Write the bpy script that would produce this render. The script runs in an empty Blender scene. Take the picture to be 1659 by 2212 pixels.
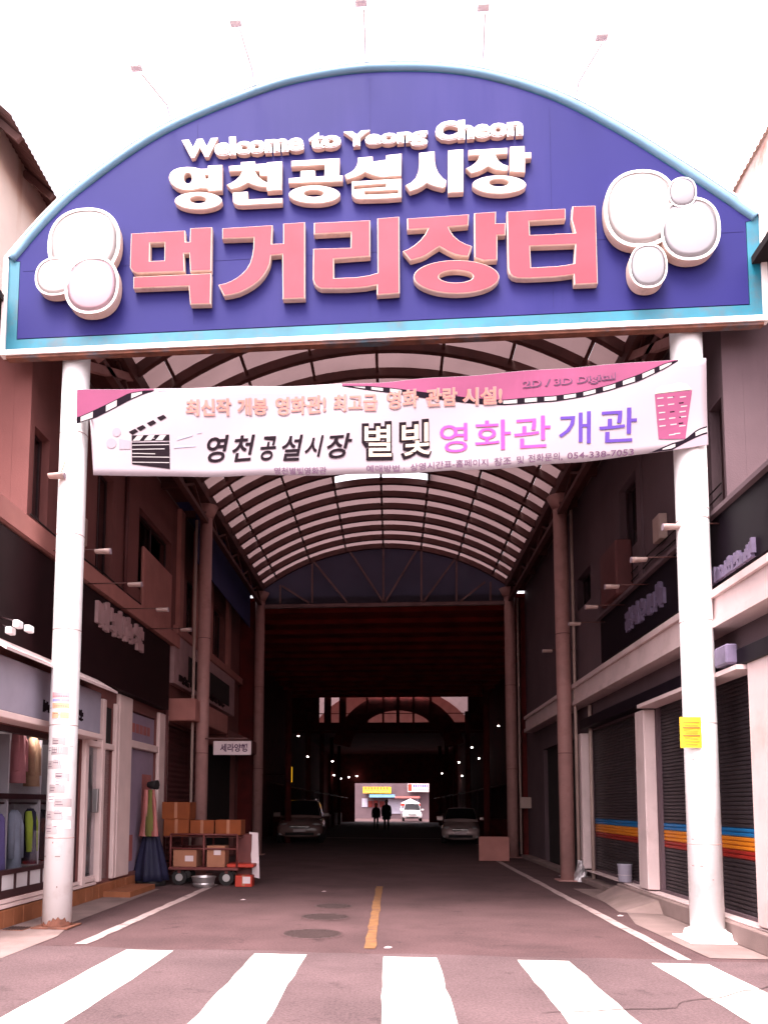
import bpy, bmesh, math, random
from mathutils import Vector, Matrix
import numpy as np

random.seed(7)
scene = bpy.context.scene
COL = scene.collection

# ------------------------------------------------------------------ camera
F_PX, W_PX, H_PX = 1690.0, 1659.0, 2212.0
PPX, PPY = 700.0, 1588.0
EYE = np.array([0.0, 0.0, 1.6])
YAW, PITCH, ROLL = math.radians(5.0), math.radians(5.1), 0.006
FW = np.array([-math.sin(YAW) * math.cos(PITCH), math.cos(YAW) * math.cos(PITCH), math.sin(PITCH)])
_r = np.array([math.cos(YAW), math.sin(YAW), 0.0])
_u = np.cross(_r, FW)
RT = math.cos(ROLL) * _r + math.sin(ROLL) * _u
UP = -math.sin(ROLL) * _r + math.cos(ROLL) * _u
cam_data = bpy.data.cameras.new('camera')
cam = bpy.data.objects.new('camera', cam_data)
COL.objects.link(cam)
cam.matrix_world = Matrix(((RT[0], UP[0], -FW[0], EYE[0]), (RT[1], UP[1], -FW[1], EYE[1]),
                           (RT[2], UP[2], -FW[2], EYE[2]), (0, 0, 0, 1)))
cam_data.sensor_fit = 'VERTICAL'
cam_data.sensor_height = 36.0
cam_data.lens = 36.0 * F_PX / H_PX
cam_data.shift_x = (W_PX / 2 - PPX) / H_PX
cam_data.shift_y = (PPY - H_PX / 2) / H_PX
cam_data.clip_start = 0.1
cam_data.clip_end = 600
scene.camera = cam


def on(px, py, x=None, y=None, z=None):
    """Measured place of a photograph point on a known plane of the street (metres)."""
    d = FW + RT * (px - PPX) / F_PX - UP * (py - PPY) / F_PX
    t = (x / d[0]) if x is not None else (y / d[1]) if y is not None else (z - EYE[2]) / d[2]
    return EYE + d * t


# ------------------------------------------------------------------ light
world = bpy.data.worlds.new('World')
scene.world = world
world.use_nodes = True
wn, wl = world.node_tree.nodes, world.node_tree.links
wn.clear()
sky = wn.new('ShaderNodeTexSky')
sky.sky_type = 'NISHITA'
sky.sun_disc = False
SUN_EL, SUN_AZ = math.radians(62), math.radians(200)      # azimuth clockwise from +Y: behind the camera, a little left
sky.sun_elevation = SUN_EL
sky.sun_rotation = SUN_AZ
sky.dust_density = 4.0
sky.air_density = 1.0
hs = wn.new('ShaderNodeHueSaturation')
hs.inputs['Saturation'].default_value = 0.22
tint = wn.new('ShaderNodeMix')
tint.data_type = 'RGBA'
tint.blend_type = 'MULTIPLY'
tint.inputs[0].default_value = 1.0
tint.inputs[7].default_value = (1.0, 0.90, 0.92, 1)
bg = wn.new('ShaderNodeBackground')
bg.inputs['Strength'].default_value = 0.15
wo = wn.new('ShaderNodeOutputWorld')
wl.new(sky.outputs[0], hs.inputs['Color'])
wl.new(hs.outputs[0], tint.inputs[6])
wl.new(tint.outputs[2], bg.inputs['Color'])
wl.new(bg.outputs[0], wo.inputs['Surface'])
sd = bpy.data.lights.new('sun', 'SUN')
sd.energy = 1.0
sd.angle = math.radians(22)
sd.color = (1.0, 0.93, 0.90)
sun = bpy.data.objects.new('sun', sd)
COL.objects.link(sun)
_sv = Vector((math.sin(SUN_AZ) * math.cos(SUN_EL), math.cos(SUN_AZ) * math.cos(SUN_EL), math.sin(SUN_EL)))
sun.rotation_euler = _sv.to_track_quat('Z', 'Y').to_euler()
sun.location = (0, -10, 30)
scene.view_settings.view_transform = 'Standard'
scene.view_settings.look = 'None'
scene.view_settings.gamma = 1.0
scene.view_settings.exposure = 2.55
scene.view_settings.use_curve_mapping = False
scene.cycles.max_bounces = 8
scene.cycles.diffuse_bounces = 4
scene.cycles.glossy_bounces = 3
scene.cycles.transmission_bounces = 4
scene.cycles.transparent_max_bounces = 8
scene.cycles.use_denoising = True
scene.cycles.sample_clamp_indirect = 4.0


# ------------------------------------------------------------------ materials
def mat(name, col, rough=.6, metal=0., var=.12, scale=2.5, bump=0., bscale=60., dirt=None, damt=.0, dscale=1.2,
        streak=False, spec=.4):
    m = bpy.data.materials.new(name)
    m.use_nodes = True
    n, l = m.node_tree.nodes, m.node_tree.links
    b = n['Principled BSDF']
    b.inputs['Roughness'].default_value = rough
    b.inputs['Metallic'].default_value = metal
    b.inputs['Specular IOR Level'].default_value = spec
    g = n.new('ShaderNodeNewGeometry')
    nz = n.new('ShaderNodeTexNoise')
    nz.inputs['Scale'].default_value = scale
    nz.inputs['Detail'].default_value = 6
    l.new(g.outputs['Position'], nz.inputs['Vector'])
    mx = n.new('ShaderNodeMix')
    mx.data_type = 'RGBA'
    mx.inputs[6].default_value = (*[c * (1 - var) for c in col], 1)
    mx.inputs[7].default_value = (*[min(1, c * (1 + var)) for c in col], 1)
    rp = n.new('ShaderNodeMapRange')
    rp.inputs[1].default_value, rp.inputs[2].default_value = .3, .7
    l.new(nz.outputs[0], rp.inputs[0])
    l.new(rp.outputs[0], mx.inputs[0])
    out = mx.outputs[2]
    if dirt:
        mp = n.new('ShaderNodeMapping')
        mp.inputs['Scale'].default_value = (1, 1, .12) if streak else (1, 1, 1)
        l.new(g.outputs['Position'], mp.inputs['Vector'])
        n2 = n.new('ShaderNodeTexNoise')
        n2.inputs['Scale'].default_value = dscale
        n2.inputs['Detail'].default_value = 9
        n2.inputs['Roughness'].default_value = .65
        l.new(mp.outputs[0], n2.inputs['Vector'])
        r2 = n.new('ShaderNodeMapRange')
        r2.inputs[1].default_value, r2.inputs[2].default_value = .52, .72
        r2.inputs[4].default_value = damt
        l.new(n2.outputs[0], r2.inputs[0])
        m2 = n.new('ShaderNodeMix')
        m2.data_type = 'RGBA'
        m2.inputs[7].default_value = (*dirt, 1)
        l.new(r2.outputs[0], m2.inputs[0])
        l.new(out, m2.inputs[6])
        out = m2.outputs[2]
    l.new(out, b.inputs['Base Color'])
    if bump:
        n3 = n.new('ShaderNodeTexNoise')
        n3.inputs['Scale'].default_value = bscale
        n3.inputs['Detail'].default_value = 4
        l.new(g.outputs['Position'], n3.inputs['Vector'])
        bp = n.new('ShaderNodeBump')
        bp.inputs['Strength'].default_value = bump
        bp.inputs['Distance'].default_value = .02
        l.new(n3.outputs[0], bp.inputs['Height'])
        l.new(bp.outputs[0], b.inputs['Normal'])
    return m


def emit(name, col, s):
    m = bpy.data.materials.new(name)
    m.use_nodes = True
    b = m.node_tree.nodes['Principled BSDF']
    b.inputs['Base Color'].default_value = (*col, 1)
    b.inputs['Emission Color'].default_value = (*col, 1)
    b.inputs['Emission Strength'].default_value = s
    return m


def sheet(name, col, opacity=.0):
    """Light-passing polycarbonate: diffuse transmission with a little diffuse reflection and soiling."""
    m = bpy.data.materials.new(name)
    m.use_nodes = True
    n, l = m.node_tree.nodes, m.node_tree.links
    n.clear()
    g = n.new('ShaderNodeNewGeometry')
    nz = n.new('ShaderNodeTexNoise')
    nz.inputs['Scale'].default_value = 1.3
    nz.inputs['Detail'].default_value = 7
    l.new(g.outputs['Position'], nz.inputs['Vector'])
    mx = n.new('ShaderNodeMix')
    mx.data_type = 'RGBA'
    mx.inputs[6].default_value = (*[c * .72 for c in col], 1)
    mx.inputs[7].default_value = (*[c * 1.18 for c in col], 1)
    l.new(nz.outputs[0], mx.inputs[0])
    t = n.new('ShaderNodeBsdfTranslucent')
    l.new(mx.outputs[2], t.inputs['Color'])
    d = n.new('ShaderNodeBsdfDiffuse')
    d.inputs['Color'].default_value = (*[c * .6 for c in col], 1)
    a = n.new('ShaderNodeAddShader')
    l.new(t.outputs[0], a.inputs[0])
    l.new(d.outputs[0], a.inputs[1])
    o = n.new('ShaderNodeOutputMaterial')
    l.new(a.outputs[0], o.inputs['Surface'])
    return m


def glass(name, tint_=(.9, .9, .92)):
    m = bpy.data.materials.new(name)
    m.use_nodes = True
    n, l = m.node_tree.nodes, m.node_tree.links
    n.clear()
    t = n.new('ShaderNodeBsdfTransparent')
    t.inputs['Color'].default_value = (*tint_, 1)
    g = n.new('ShaderNodeBsdfGlossy')
    g.inputs['Roughness'].default_value = .03
    lw = n.new('ShaderNodeLayerWeight')
    lw.inputs['Blend'].default_value = .5
    pw = n.new('ShaderNodeMath')
    pw.operation = 'POWER'
    pw.inputs[1].default_value = 4.5
    l.new(lw.outputs['Facing'], pw.inputs[0])
    f = n.new('ShaderNodeMapRange')
    f.inputs[3].default_value, f.inputs[4].default_value = .03, .55
    l.new(pw.outputs[0], f.inputs[0])
    x = n.new('ShaderNodeMixShader')
    l.new(f.outputs[0], x.inputs[0])
    l.new(t.outputs[0], x.inputs[1])
    l.new(g.outputs[0], x.inputs[2])
    o = n.new('ShaderNodeOutputMaterial')
    l.new(x.outputs[0], o.inputs['Surface'])
    return m


def road_mat(name, col, worn=.6):
    """asphalt: broad tone drift, dark stains, pale aggregate specks and a coarse surface"""
    m = mat(name, col, .9, var=.20, scale=.9, dirt=tuple(c * .55 for c in col), damt=worn, dscale=.6, spec=.25)
    n, l = m.node_tree.nodes, m.node_tree.links
    b = n['Principled BSDF']
    base = b.inputs['Base Color'].links[0].from_socket
    g = n.new('ShaderNodeNewGeometry')
    sp = n.new('ShaderNodeTexNoise')
    sp.inputs['Scale'].default_value = 42
    sp.inputs['Detail'].default_value = 5
    sp.inputs['Roughness'].default_value = .75
    l.new(g.outputs['Position'], sp.inputs['Vector'])
    r = n.new('ShaderNodeMapRange')
    r.inputs[1].default_value, r.inputs[2].default_value = .36, .64
    r.inputs[3].default_value, r.inputs[4].default_value = .70, 1.30
    l.new(sp.outputs[0], r.inputs[0])
    oil = n.new('ShaderNodeTexNoise')
    oil.inputs['Scale'].default_value = 2.6
    oil.inputs['Detail'].default_value = 3
    l.new(g.outputs['Position'], oil.inputs['Vector'])
    ro = n.new('ShaderNodeMapRange')
    ro.inputs[1].default_value, ro.inputs[2].default_value = .63, .72
    ro.inputs[3].default_value, ro.inputs[4].default_value = 1, .72
    l.new(oil.outputs[0], ro.inputs[0])
    mu = n.new('ShaderNodeMath')
    mu.operation = 'MULTIPLY'
    l.new(r.outputs[0], mu.inputs[0])
    l.new(ro.outputs[0], mu.inputs[1])
    mx = n.new('ShaderNodeVectorMath')
    mx.operation = 'SCALE'
    l.new(base, mx.inputs[0])
    l.new(mu.outputs[0], mx.inputs['Scale'])
    l.new(mx.outputs[0], b.inputs['Base Color'])
    bp = n.new('ShaderNodeBump')
    bp.inputs['Strength'].default_value = .6
    bp.inputs['Distance'].default_value = .012
    l.new(sp.outputs[0], bp.inputs['Height'])
    l.new(bp.outputs[0], b.inputs['Normal'])
    return m


M = {}
M['asphalt'] = road_mat('asphalt', (.084, .045, .046), .7)  # red tone of the covered arcade's shade is put into this base colour
M['concrete'] = mat('concrete', (.20, .135, .125), .9, var=.18, scale=2, bump=.3, bscale=60, dirt=(.12, .08, .07), damt=.6)
M['road_white'] = mat('road_white_paint', (.52, .47, .43), .8, var=.08, scale=7, bump=.2, bscale=110, dirt=(.16, .12, .12), damt=.8, dscale=4)
M['road_white_worn'] = mat('worn_white_line_paint', (.36, .26, .25), .8, var=.15, scale=9, dirt=(.09, .05, .05), damt=1.0, dscale=6)
M['road_yellow'] = mat('road_yellow_paint', (.19, .085, .032), .85, var=.2, scale=8, dirt=(.09, .045, .043), damt=1.0, dscale=6)
M['iron'] = mat('cast_iron', (.044, .024, .023), .7, .1, bump=.4, bscale=90)
M['white_paint'] = mat('white_pillar_paint', (.80, .77, .765), .45, var=.03, dirt=(.50, .38, .33), damt=.35, dscale=3, streak=False)
M['white_trim'] = mat('white_sign_trim', (.80, .74, .72), .4, var=.04, dirt=(.35, .14, .07), damt=.55, dscale=2.2)
M['rust'] = mat('rusty_steel', (.15, .055, .035), .85, var=.4, scale=6, bump=.3, dirt=(.03, .10, .14), damt=.9, dscale=2)
M['cyan'] = mat('cyan_paint', (.005, .13, .19), .45, var=.25, scale=2, dirt=(.12, .05, .03), damt=.4, dscale=2.5)
M['pale_blue'] = mat('pale_blue_paint', (.14, .27, .38), .35, var=.12, scale=2)
M['panel_blue'] = mat('sign_blue', (.0165, .0145, .112), .6, var=.07, scale=.8, dirt=(.036, .030, .150), damt=.5, dscale=.9, streak=True, spec=.12)
M['seam_blue'] = mat('seam_shadow_blue', (.017, .013, .09), .6, spec=.1)
M['red_acrylic'] = mat('red_letter_face', (.42, .050, .070), .5, var=.14, scale=1.4, spec=.12)
M['white_acrylic'] = mat('white_letter_face', (.82, .79, .79), .3, var=.03, dirt=(.42, .25, .2), damt=.3, dscale=3)
M['letter_side'] = mat('letter_return', (.62, .45, .38), .5, var=.1, scale=4, dirt=(.2, .08, .05), damt=.5, dscale=4)
M['plaque'] = mat('plaque_face', (.40, .35, .34), .35, var=.12, scale=1.5)
M['plaque_inner'] = mat('plaque_inner_face', (.25, .235, .25), .3, var=.1, scale=1.2)
M['plaque_pink'] = mat('plaque_pink_face', (.34, .22, .25), .3, var=.15, scale=1.4)
M['banner'] = mat('banner_cloth', (.30, .245, .268), .85, var=.04, scale=1)
M['magenta'] = mat('magenta_print', (.20, .036, .095), .8, var=.15, scale=1.2)
M['film_black'] = mat('black_print', (.008, .004, .008), .8, var=.05, spec=.05)
M['print_white'] = mat('white_print', (.30, .27, .27), .8, var=.05)
M['print_salmon'] = mat('salmon_print', (.40, .13, .10), .7, var=.08)
M['print_shade'] = mat('letter_shadow_print', (.26, .16, .17), .7, var=.05)
M['print_pink'] = mat('pink_print', (.46, .06, .25), .8, var=.08, spec=.05)
M['print_purple'] = mat('purple_print', (.085, .045, .24), .8, var=.08, spec=.05)
M['print_dark'] = mat('dark_print', (.011, .006, .009), .8, var=.05, spec=.05)
M['print_plum'] = mat('plum_print', (.10, .05, .09), .8, var=.05, spec=.05)
M['print_cream'] = mat('cream_print', (.46, .37, .30), .8, var=.05)
M['print_pale_blue'] = mat('pale_blue_print', (.26, .27, .34), .8, var=.05)
M['print_pale_grey'] = mat('pale_grey_print', (.27, .20, .23), .8, var=.05)
M['truss_paint'] = mat('faded_truss_paint', (.17, .10, .10), .7, var=.2)
M['rib'] = mat('arch_steel', (.085, .029, .026), .6, var=.25, scale=3)
M['column'] = mat('inner_column_paint', (.38, .195, .178), .55, var=.15, scale=3, dirt=(.14, .05, .04), damt=.5, dscale=3)
M['panel'] = sheet('roof_polycarbonate', (.074, .048, .049))
M['truss_sheet'] = sheet('gable_sheet', (.075, .070, .092))
M['blue_soffit'] = mat('navy_soffit_sheet', (.018, .020, .085), .7, var=.2)
M['soffit'] = mat('dark_soffit', (.06, .013, .011), .8, var=.25)
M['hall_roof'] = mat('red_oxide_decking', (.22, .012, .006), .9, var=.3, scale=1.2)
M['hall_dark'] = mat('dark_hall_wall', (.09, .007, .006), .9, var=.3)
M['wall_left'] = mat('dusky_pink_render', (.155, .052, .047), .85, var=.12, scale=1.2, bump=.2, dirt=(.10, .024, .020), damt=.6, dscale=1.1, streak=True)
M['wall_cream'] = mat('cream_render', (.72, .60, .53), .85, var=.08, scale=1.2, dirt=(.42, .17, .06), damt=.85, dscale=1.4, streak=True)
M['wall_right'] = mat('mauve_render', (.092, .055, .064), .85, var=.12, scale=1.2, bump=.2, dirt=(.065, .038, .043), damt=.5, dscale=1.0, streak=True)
M['ledge'] = mat('ledge_render', (.34, .135, .115), .8, var=.12)
M['brown_sheet'] = mat('brown_corrugated_sheet', (.11, .048, .042), .7, var=.25)
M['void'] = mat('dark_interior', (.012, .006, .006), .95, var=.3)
M['fascia_left'] = mat('maroon_fascia', (.014, .004, .005), .6, var=.2, spec=.12)
M['fascia_right'] = mat('black_violet_fascia', (.006, .003, .006), .55, var=.2, spec=.12)
M['dim_letter'] = mat('dim_violet_letter', (.12, .09, .15), .6, var=.2, scale=6)
M['dusty_letter'] = mat('dusty_white_letter', (.36, .22, .225), .6, var=.15, scale=4)
M['canopy'] = mat('pale_canopy_metal', (.58, .44, .43), .5, var=.08, scale=2, dirt=(.34, .24, .22), damt=.5, dscale=1.5)
M['shutter'] = mat('grey_shutter', (.034, .025, .029), .45, .3, var=.15, scale=4, dirt=(.05, .04, .045), damt=.5, dscale=2)
M['shutter_brown'] = mat('oxblood_shutter', (.085, .022, .022), .6, var=.2)
M['stripe_blue'] = mat('blue_stripe', (.005, .10, .26), .45, var=.06)
M['stripe_orange'] = mat('orange_stripe', (.50, .15, .008), .45, var=.06)
M['stripe_red'] = mat('red_stripe', (.22, .012, .008), .45, var=.06)
M['frame_white'] = mat('white_door_frame', (.70, .52, .49), .45, var=.06)
M['frame_dark'] = mat('dark_window_frame', (.035, .012, .014), .45, var=.1)
M['lightbox'] = mat('grey_lilac_signboard', (.30, .27, .33), .5, var=.1)
M['shelf_white'] = mat('white_shelf', (.58, .53, .54), .6, var=.06)
M['tile'] = mat('terracotta_step', (.26, .085, .035), .7, var=.22, scale=3, dirt=(.16, .07, .05), damt=.5, dscale=3)
M['glass'] = glass('shop_glass')
M['notice_yellow'] = mat('yellow_notice', (.62, .36, .012), .6, var=.06)
M['print_brown'] = mat('brown_print', (.22, .12, .02), .6, var=.05)
M['cardboard'] = mat('cardboard', (.19, .042, .009), .85, var=.15, scale=3)
M['cardboard_pale'] = mat('pale_cardboard', (.32, .13, .075), .85, var=.12)
M['cart_red'] = mat('dark_red_cart_paint', (.13, .028, .025), .6, var=.25)
M['asphalt_front'] = road_mat('front_asphalt', (.100, .062, .064), .5)  # lighter asphalt before the seam, without the arcade's red shade tone
M['rubber'] = mat('black_rubber', (.014, .010, .010), .8)
M['steel'] = mat('galvanised_steel', (.48, .44, .44), .35, .8, var=.1)
M['label_white'] = mat('white_label', (.60, .47, .48), .6, var=.05)
M['red_plastic'] = mat('red_plastic', (.40, .03, .015), .4)
M['navy_cloth'] = mat('navy_tarpaulin', (.008, .007, .030), .7, var=.3)
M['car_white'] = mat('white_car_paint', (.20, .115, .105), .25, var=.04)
M['car_silver'] = mat('silver_car_paint', (.42, .29, .28), .25, .2, var=.04)
M['car_bright'] = mat('bright_car_paint', (.75, .72, .72), .25, var=.03)
M['car_glass'] = mat('car_window', (.012, .010, .012), .15, var=.05, spec=.15)
M['head_lens'] = mat('headlamp_lens', (.45, .40, .40), .1, var=.05)
M['chrome'] = mat('chrome', (.55, .50, .50), .2, .9)
M['coat'] = mat('black_coat', (.012, .010, .011), .9)
M['skin'] = mat('skin', (.36, .19, .13), .6)
M['hair'] = mat('black_hair', (.01, .007, .006), .6)
M['lamp_white'] = mat('lamp_housing', (.44, .31, .28), .4, var=.06)
M['lamp_glow'] = emit('lamp_glow', (1, .90, .84), 5)
M['shop_glow'] = emit('shop_lamp_glow', (1, .93, .90), 14)
M['yellow_glow'] = emit('yellow_light_sign', (.75, .36, .015), .22)
M['pvc'] = mat('grey_beige_conduit', (.36, .25, .22), .6, var=.1)
M['foil'] = mat('crumpled_foil', (.5, .45, .46), .4, .6, bump=.8, bscale=25)


# ------------------------------------------------------------------ builders
ORG = {}


def link(o, parent=None):
    COL.objects.link(o)
    if parent is not None:
        o.parent = parent
    return o


def tag(o, label=None, cat=None, group=None, kind=None):
    if label: o['label'] = label
    if cat: o['category'] = cat
    if group: o['group'] = group
    if kind: o['kind'] = kind
    return o


def thing(name, loc, label, cat, group=None):
    o = bpy.data.objects.new(name, None)
    o.empty_display_size = .2
    o.location = loc
    COL.objects.link(o)
    ORG[o.name] = Vector(loc)
    return tag(o, label, cat, group)


class MB:
    def __init__(s):
        s.v, s.f, s.mi, s.sm = [], [], [], []

    def add(s, vs, fs, mi=0, smooth=False):
        b = len(s.v)
        s.v += [tuple(map(float, q)) for q in vs]
        for f in fs:
            s.f.append([b + i for i in f])
            s.mi.append(mi)
            s.sm.append(smooth)
        return s

    def box(s, x0, x1, y0, y1, z0, z1, mi=0):
        vs = [(x0, y0, z0), (x1, y0, z0), (x1, y1, z0), (x0, y1, z0), (x0, y0, z1), (x1, y0, z1), (x1, y1, z1), (x0, y1, z1)]
        return s.add(vs, [(0, 3, 2, 1), (4, 5, 6, 7), (0, 1, 5, 4), (1, 2, 6, 5), (2, 3, 7, 6), (3, 0, 4, 7)], mi)

    def cbox(s, x0, x1, y0, y1, z0, z1, c=.01, mi=0):
        """box with chamfered edges"""
        bm = bmesh.new()
        bmesh.ops.create_cube(bm, size=1)
        for v in bm.verts:
            v.co = Vector(((x0 + x1) / 2 + v.co.x * (x1 - x0), (y0 + y1) / 2 + v.co.y * (y1 - y0), (z0 + z1) / 2 + v.co.z * (z1 - z0)))
        bmesh.ops.bevel(bm, geom=bm.edges[:], offset=c, segments=1, affect='EDGES')
        bm.verts.index_update()
        s.add([v.co for v in bm.verts], [[v.index for v in f.verts] for f in bm.faces], mi)
        bm.free()
        return s

    def bar(s, p, q, w, h, mi=0, up=(0, 0, 1)):
        p, q = Vector(p), Vector(q)
        d = (q - p).normalized()
        u = Vector(up)
        r = d.cross(u)
        if r.length < 1e-4:
            r = d.cross(Vector((0, 1, 0)))
        r.normalize()
        u = r.cross(d).normalized()
        vs = []
        for e in (p, q):
            for a, b in ((-1, -1), (1, -1), (1, 1), (-1, 1)):
                vs.append(e + r * a * w / 2 + u * b * h / 2)
        return s.add(vs, [(0, 1, 2, 3), (7, 6, 5, 4), (0, 4, 5, 1), (1, 5, 6, 2), (2, 6, 7, 3), (3, 7, 4, 0)], mi)

    def tube(s, pts, r, n=10, mi=0, caps=True):
        pts = [Vector(p) for p in pts]
        rs = r if isinstance(r, (list, tuple)) else [r] * len(pts)
        vs, fs = [], []
        ref = None
        for i, p in enumerate(pts):
            d = (pts[min(i + 1, len(pts) - 1)] - pts[max(i - 1, 0)]).normalized()
            if ref is None:
                ref = d.orthogonal().normalized()
            a = (ref - d * ref.dot(d)).normalized()
            ref = a
            b = d.cross(a)
            for k in range(n):
                t = 2 * math.pi * k / n
                vs.append(p + (a * math.cos(t) + b * math.sin(t)) * rs[i])
        for i in range(len(pts) - 1):
            for k in range(n):
                fs.append((i * n + k, i * n + (k + 1) % n, (i + 1) * n + (k + 1) % n, (i + 1) * n + k))
        s.add(vs, fs, mi, True)
        if caps:
            b = len(s.v) - len(vs)
            for f in (list(range(n))[::-1], [(len(pts) - 1) * n + k for k in range(n)]):
                s.f.append([b + k for k in f]); s.mi.append(mi); s.sm.append(False)
        return s

    def rings(s, rings_, mi=0, smooth=True, caps=True):
        n = len(rings_[0])
        vs = [p for r in rings_ for p in r]
        fs = []
        for i in range(len(rings_) - 1):
            for k in range(n):
                fs.append((i * n + k, i * n + (k + 1) % n, (i + 1) * n + (k + 1) % n, (i + 1) * n + k))
        s.add(vs, fs, mi, smooth)
        if caps:
            b = len(s.v) - len(vs)
            for f in (list(range(n))[::-1], [(len(rings_) - 1) * n + k for k in range(n)]):
                s.f.append([b + k for k in f]); s.mi.append(mi); s.sm.append(smooth)
        return s

    def prism(s, loop, y0, y1, mi=0):
        """XZ loop pushed from y0 (front) to y1"""
        n = len(loop)
        vs = [(x, y0, z) for x, z in loop] + [(x, y1, z) for x, z in loop]
        fs = [list(range(n)), [n + i for i in range(n)][::-1]] + [(i, n + i, n + (i + 1) % n, (i + 1) % n) for i in range(n)]
        return s.add(vs, fs, mi)

    def ring(s, outer, inner, y0, y1, mi=0, open_=False):
        n = len(outer)
        vs = [(x, y0, z) for x, z in outer] + [(x, y0, z) for x, z in inner] + [(x, y1, z) for x, z in outer] + [(x, y1, z) for x, z in inner]
        fs = []
        for i in range(n - (1 if open_ else 0)):
            j = (i + 1) % n
            fs += [(i, j, n + j, n + i), (2 * n + i, 3 * n + i, 3 * n + j, 2 * n + j), (i, 2 * n + i, 2 * n + j, j), (n + i, n + j, 3 * n + j, 3 * n + i)]
        return s.add(vs, fs, mi)

    def build(s, name, mats, parent=None, label=None, recalc=True, kind=None):
        me = bpy.data.meshes.new(name)
        off = Vector((0, 0, 0))
        q = parent
        while q is not None:
            off += q.location
            q = q.parent
        if parent is None and s.v:
            a = np.array(s.v)
            off = Vector(((a[:, 0].min() + a[:, 0].max()) / 2, (a[:, 1].min() + a[:, 1].max()) / 2, a[:, 2].min()))
        me.from_pydata([(v[0] - off.x, v[1] - off.y, v[2] - off.z) for v in s.v], [], s.f)
        for m in (mats if isinstance(mats, (list, tuple)) else [mats]):
            me.materials.append(m)
        me.polygons.foreach_set('material_index', s.mi)
        me.polygons.foreach_set('use_smooth', s.sm)
        if recalc:
            bm = bmesh.new()
            bm.from_mesh(me)
            bmesh.ops.recalc_face_normals(bm, faces=bm.faces)
            bm.to_mesh(me)
            bm.free()
        me.update()
        o = bpy.data.objects.new(name, me)
        link(o, parent)
        if parent is None:
            o.location = off
        if label: o['label'] = label
        if kind: o['kind'] = kind
        return o


def copy_tree(o, parent=None):
    c = o.copy()
    COL.objects.link(c)
    c.parent = parent
    for ch in list(o.children):
        copy_tree(ch, c)
    return c


def glyphs(text, offset=0., shear=0.):
    """flat triangles of a line of lettering in its own plane"""
    cu = bpy.data.curves.new('lettering', 'FONT')
    cu.body = text
    cu.size = 1
    cu.offset = offset
    cu.shear = shear
    cu.resolution_u = 3
    o = bpy.data.objects.new('lettering', cu)
    COL.objects.link(o)
    dg = bpy.context.evaluated_depsgraph_get()
    me = bpy.data.meshes.new_from_object(o.evaluated_get(dg))
    vs = [tuple(v.co[:2]) for v in me.vertices]
    fs = [list(p.vertices) for p in me.polygons]
    bpy.data.objects.remove(o)
    bpy.data.meshes.remove(me)
    bpy.data.curves.remove(cu)
    return vs, fs


def fit(vs, bl, br, tl):
    xs = [v[0] for v in vs]; ys = [v[1] for v in vs]
    x0, x1, y0, y1 = min(xs), max(xs), min(ys), max(ys)
    out = []
    for x, y in vs:
        u, w = (x - x0) / (x1 - x0), (y - y0) / (y1 - y0)
        out.append((bl[0] + u * (br[0] - bl[0]) + w * (tl[0] - bl[0]), bl[1] + u * (br[1] - bl[1]) + w * (tl[1] - bl[1])))
    return out


def outline_mesh(polys, y0, y1, bev=.012):
    """solid letter: 2D loops with holes -> face + returns (0 face, 1 sides)"""
    cu = bpy.data.curves.new('outline', 'CURVE')
    cu.dimensions = '2D'
    cu.fill_mode = 'BOTH'
    for p in polys:
        sp = cu.splines.new('POLY')
        sp.points.add(len(p) - 1)
        for q, (x, z) in zip(sp.points, p):
            q.co = (x, z, 0, 1)
        sp.use_cyclic_u = True
    cu.extrude = (y1 - y0) / 2 - bev
    cu.bevel_depth = bev
    cu.bevel_resolution = 0
    cu.offset = -bev
    o = bpy.data.objects.new('outline', cu)
    COL.objects.link(o)
    dg = bpy.context.evaluated_depsgraph_get()
    me = bpy.data.meshes.new_from_object(o.evaluated_get(dg))
    mb = MB()
    ym = (y0 + y1) / 2
    mb.v = [(v.co.x, ym - v.co.z, v.co.y) for v in me.vertices]
    for p in me.polygons:
        mb.f.append(list(p.vertices)); mb.sm.append(False)
        mb.mi.append(0 if abs(p.normal.z) > .9 else 1)
    bpy.data.objects.remove(o)
    bpy.data.meshes.remove(me)
    bpy.data.curves.remove(cu)
    return mb


def wall_open(mb, xa, xb, y0, y1, z0, z1, holes, mi=0):
    ys = sorted({y0, y1, *[h[0] for h in holes], *[h[1] for h in holes]})
    zs = sorted({z0, z1, *[h[2] for h in holes], *[h[3] for h in holes]})
    ys = [y for y in ys if y0 <= y <= y1]
    zs = [z for z in zs if z0 <= z <= z1]
    for j in range(len(zs) - 1):
        run = None
        for i in range(len(ys) - 1):
            cy, cz = (ys[i] + ys[i + 1]) / 2, (zs[j] + zs[j + 1]) / 2
            solid = not any(h[0] < cy < h[1] and h[2] < cz < h[3] for h in holes)
            if solid:
                run = [ys[i], ys[i + 1]] if run is None else [run[0], ys[i + 1]]
            if (not solid or i == len(ys) - 2) and run:
                mb.box(xa, xb, run[0], run[1], zs[j], zs[j + 1], mi)
                run = None
    return mb


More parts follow.
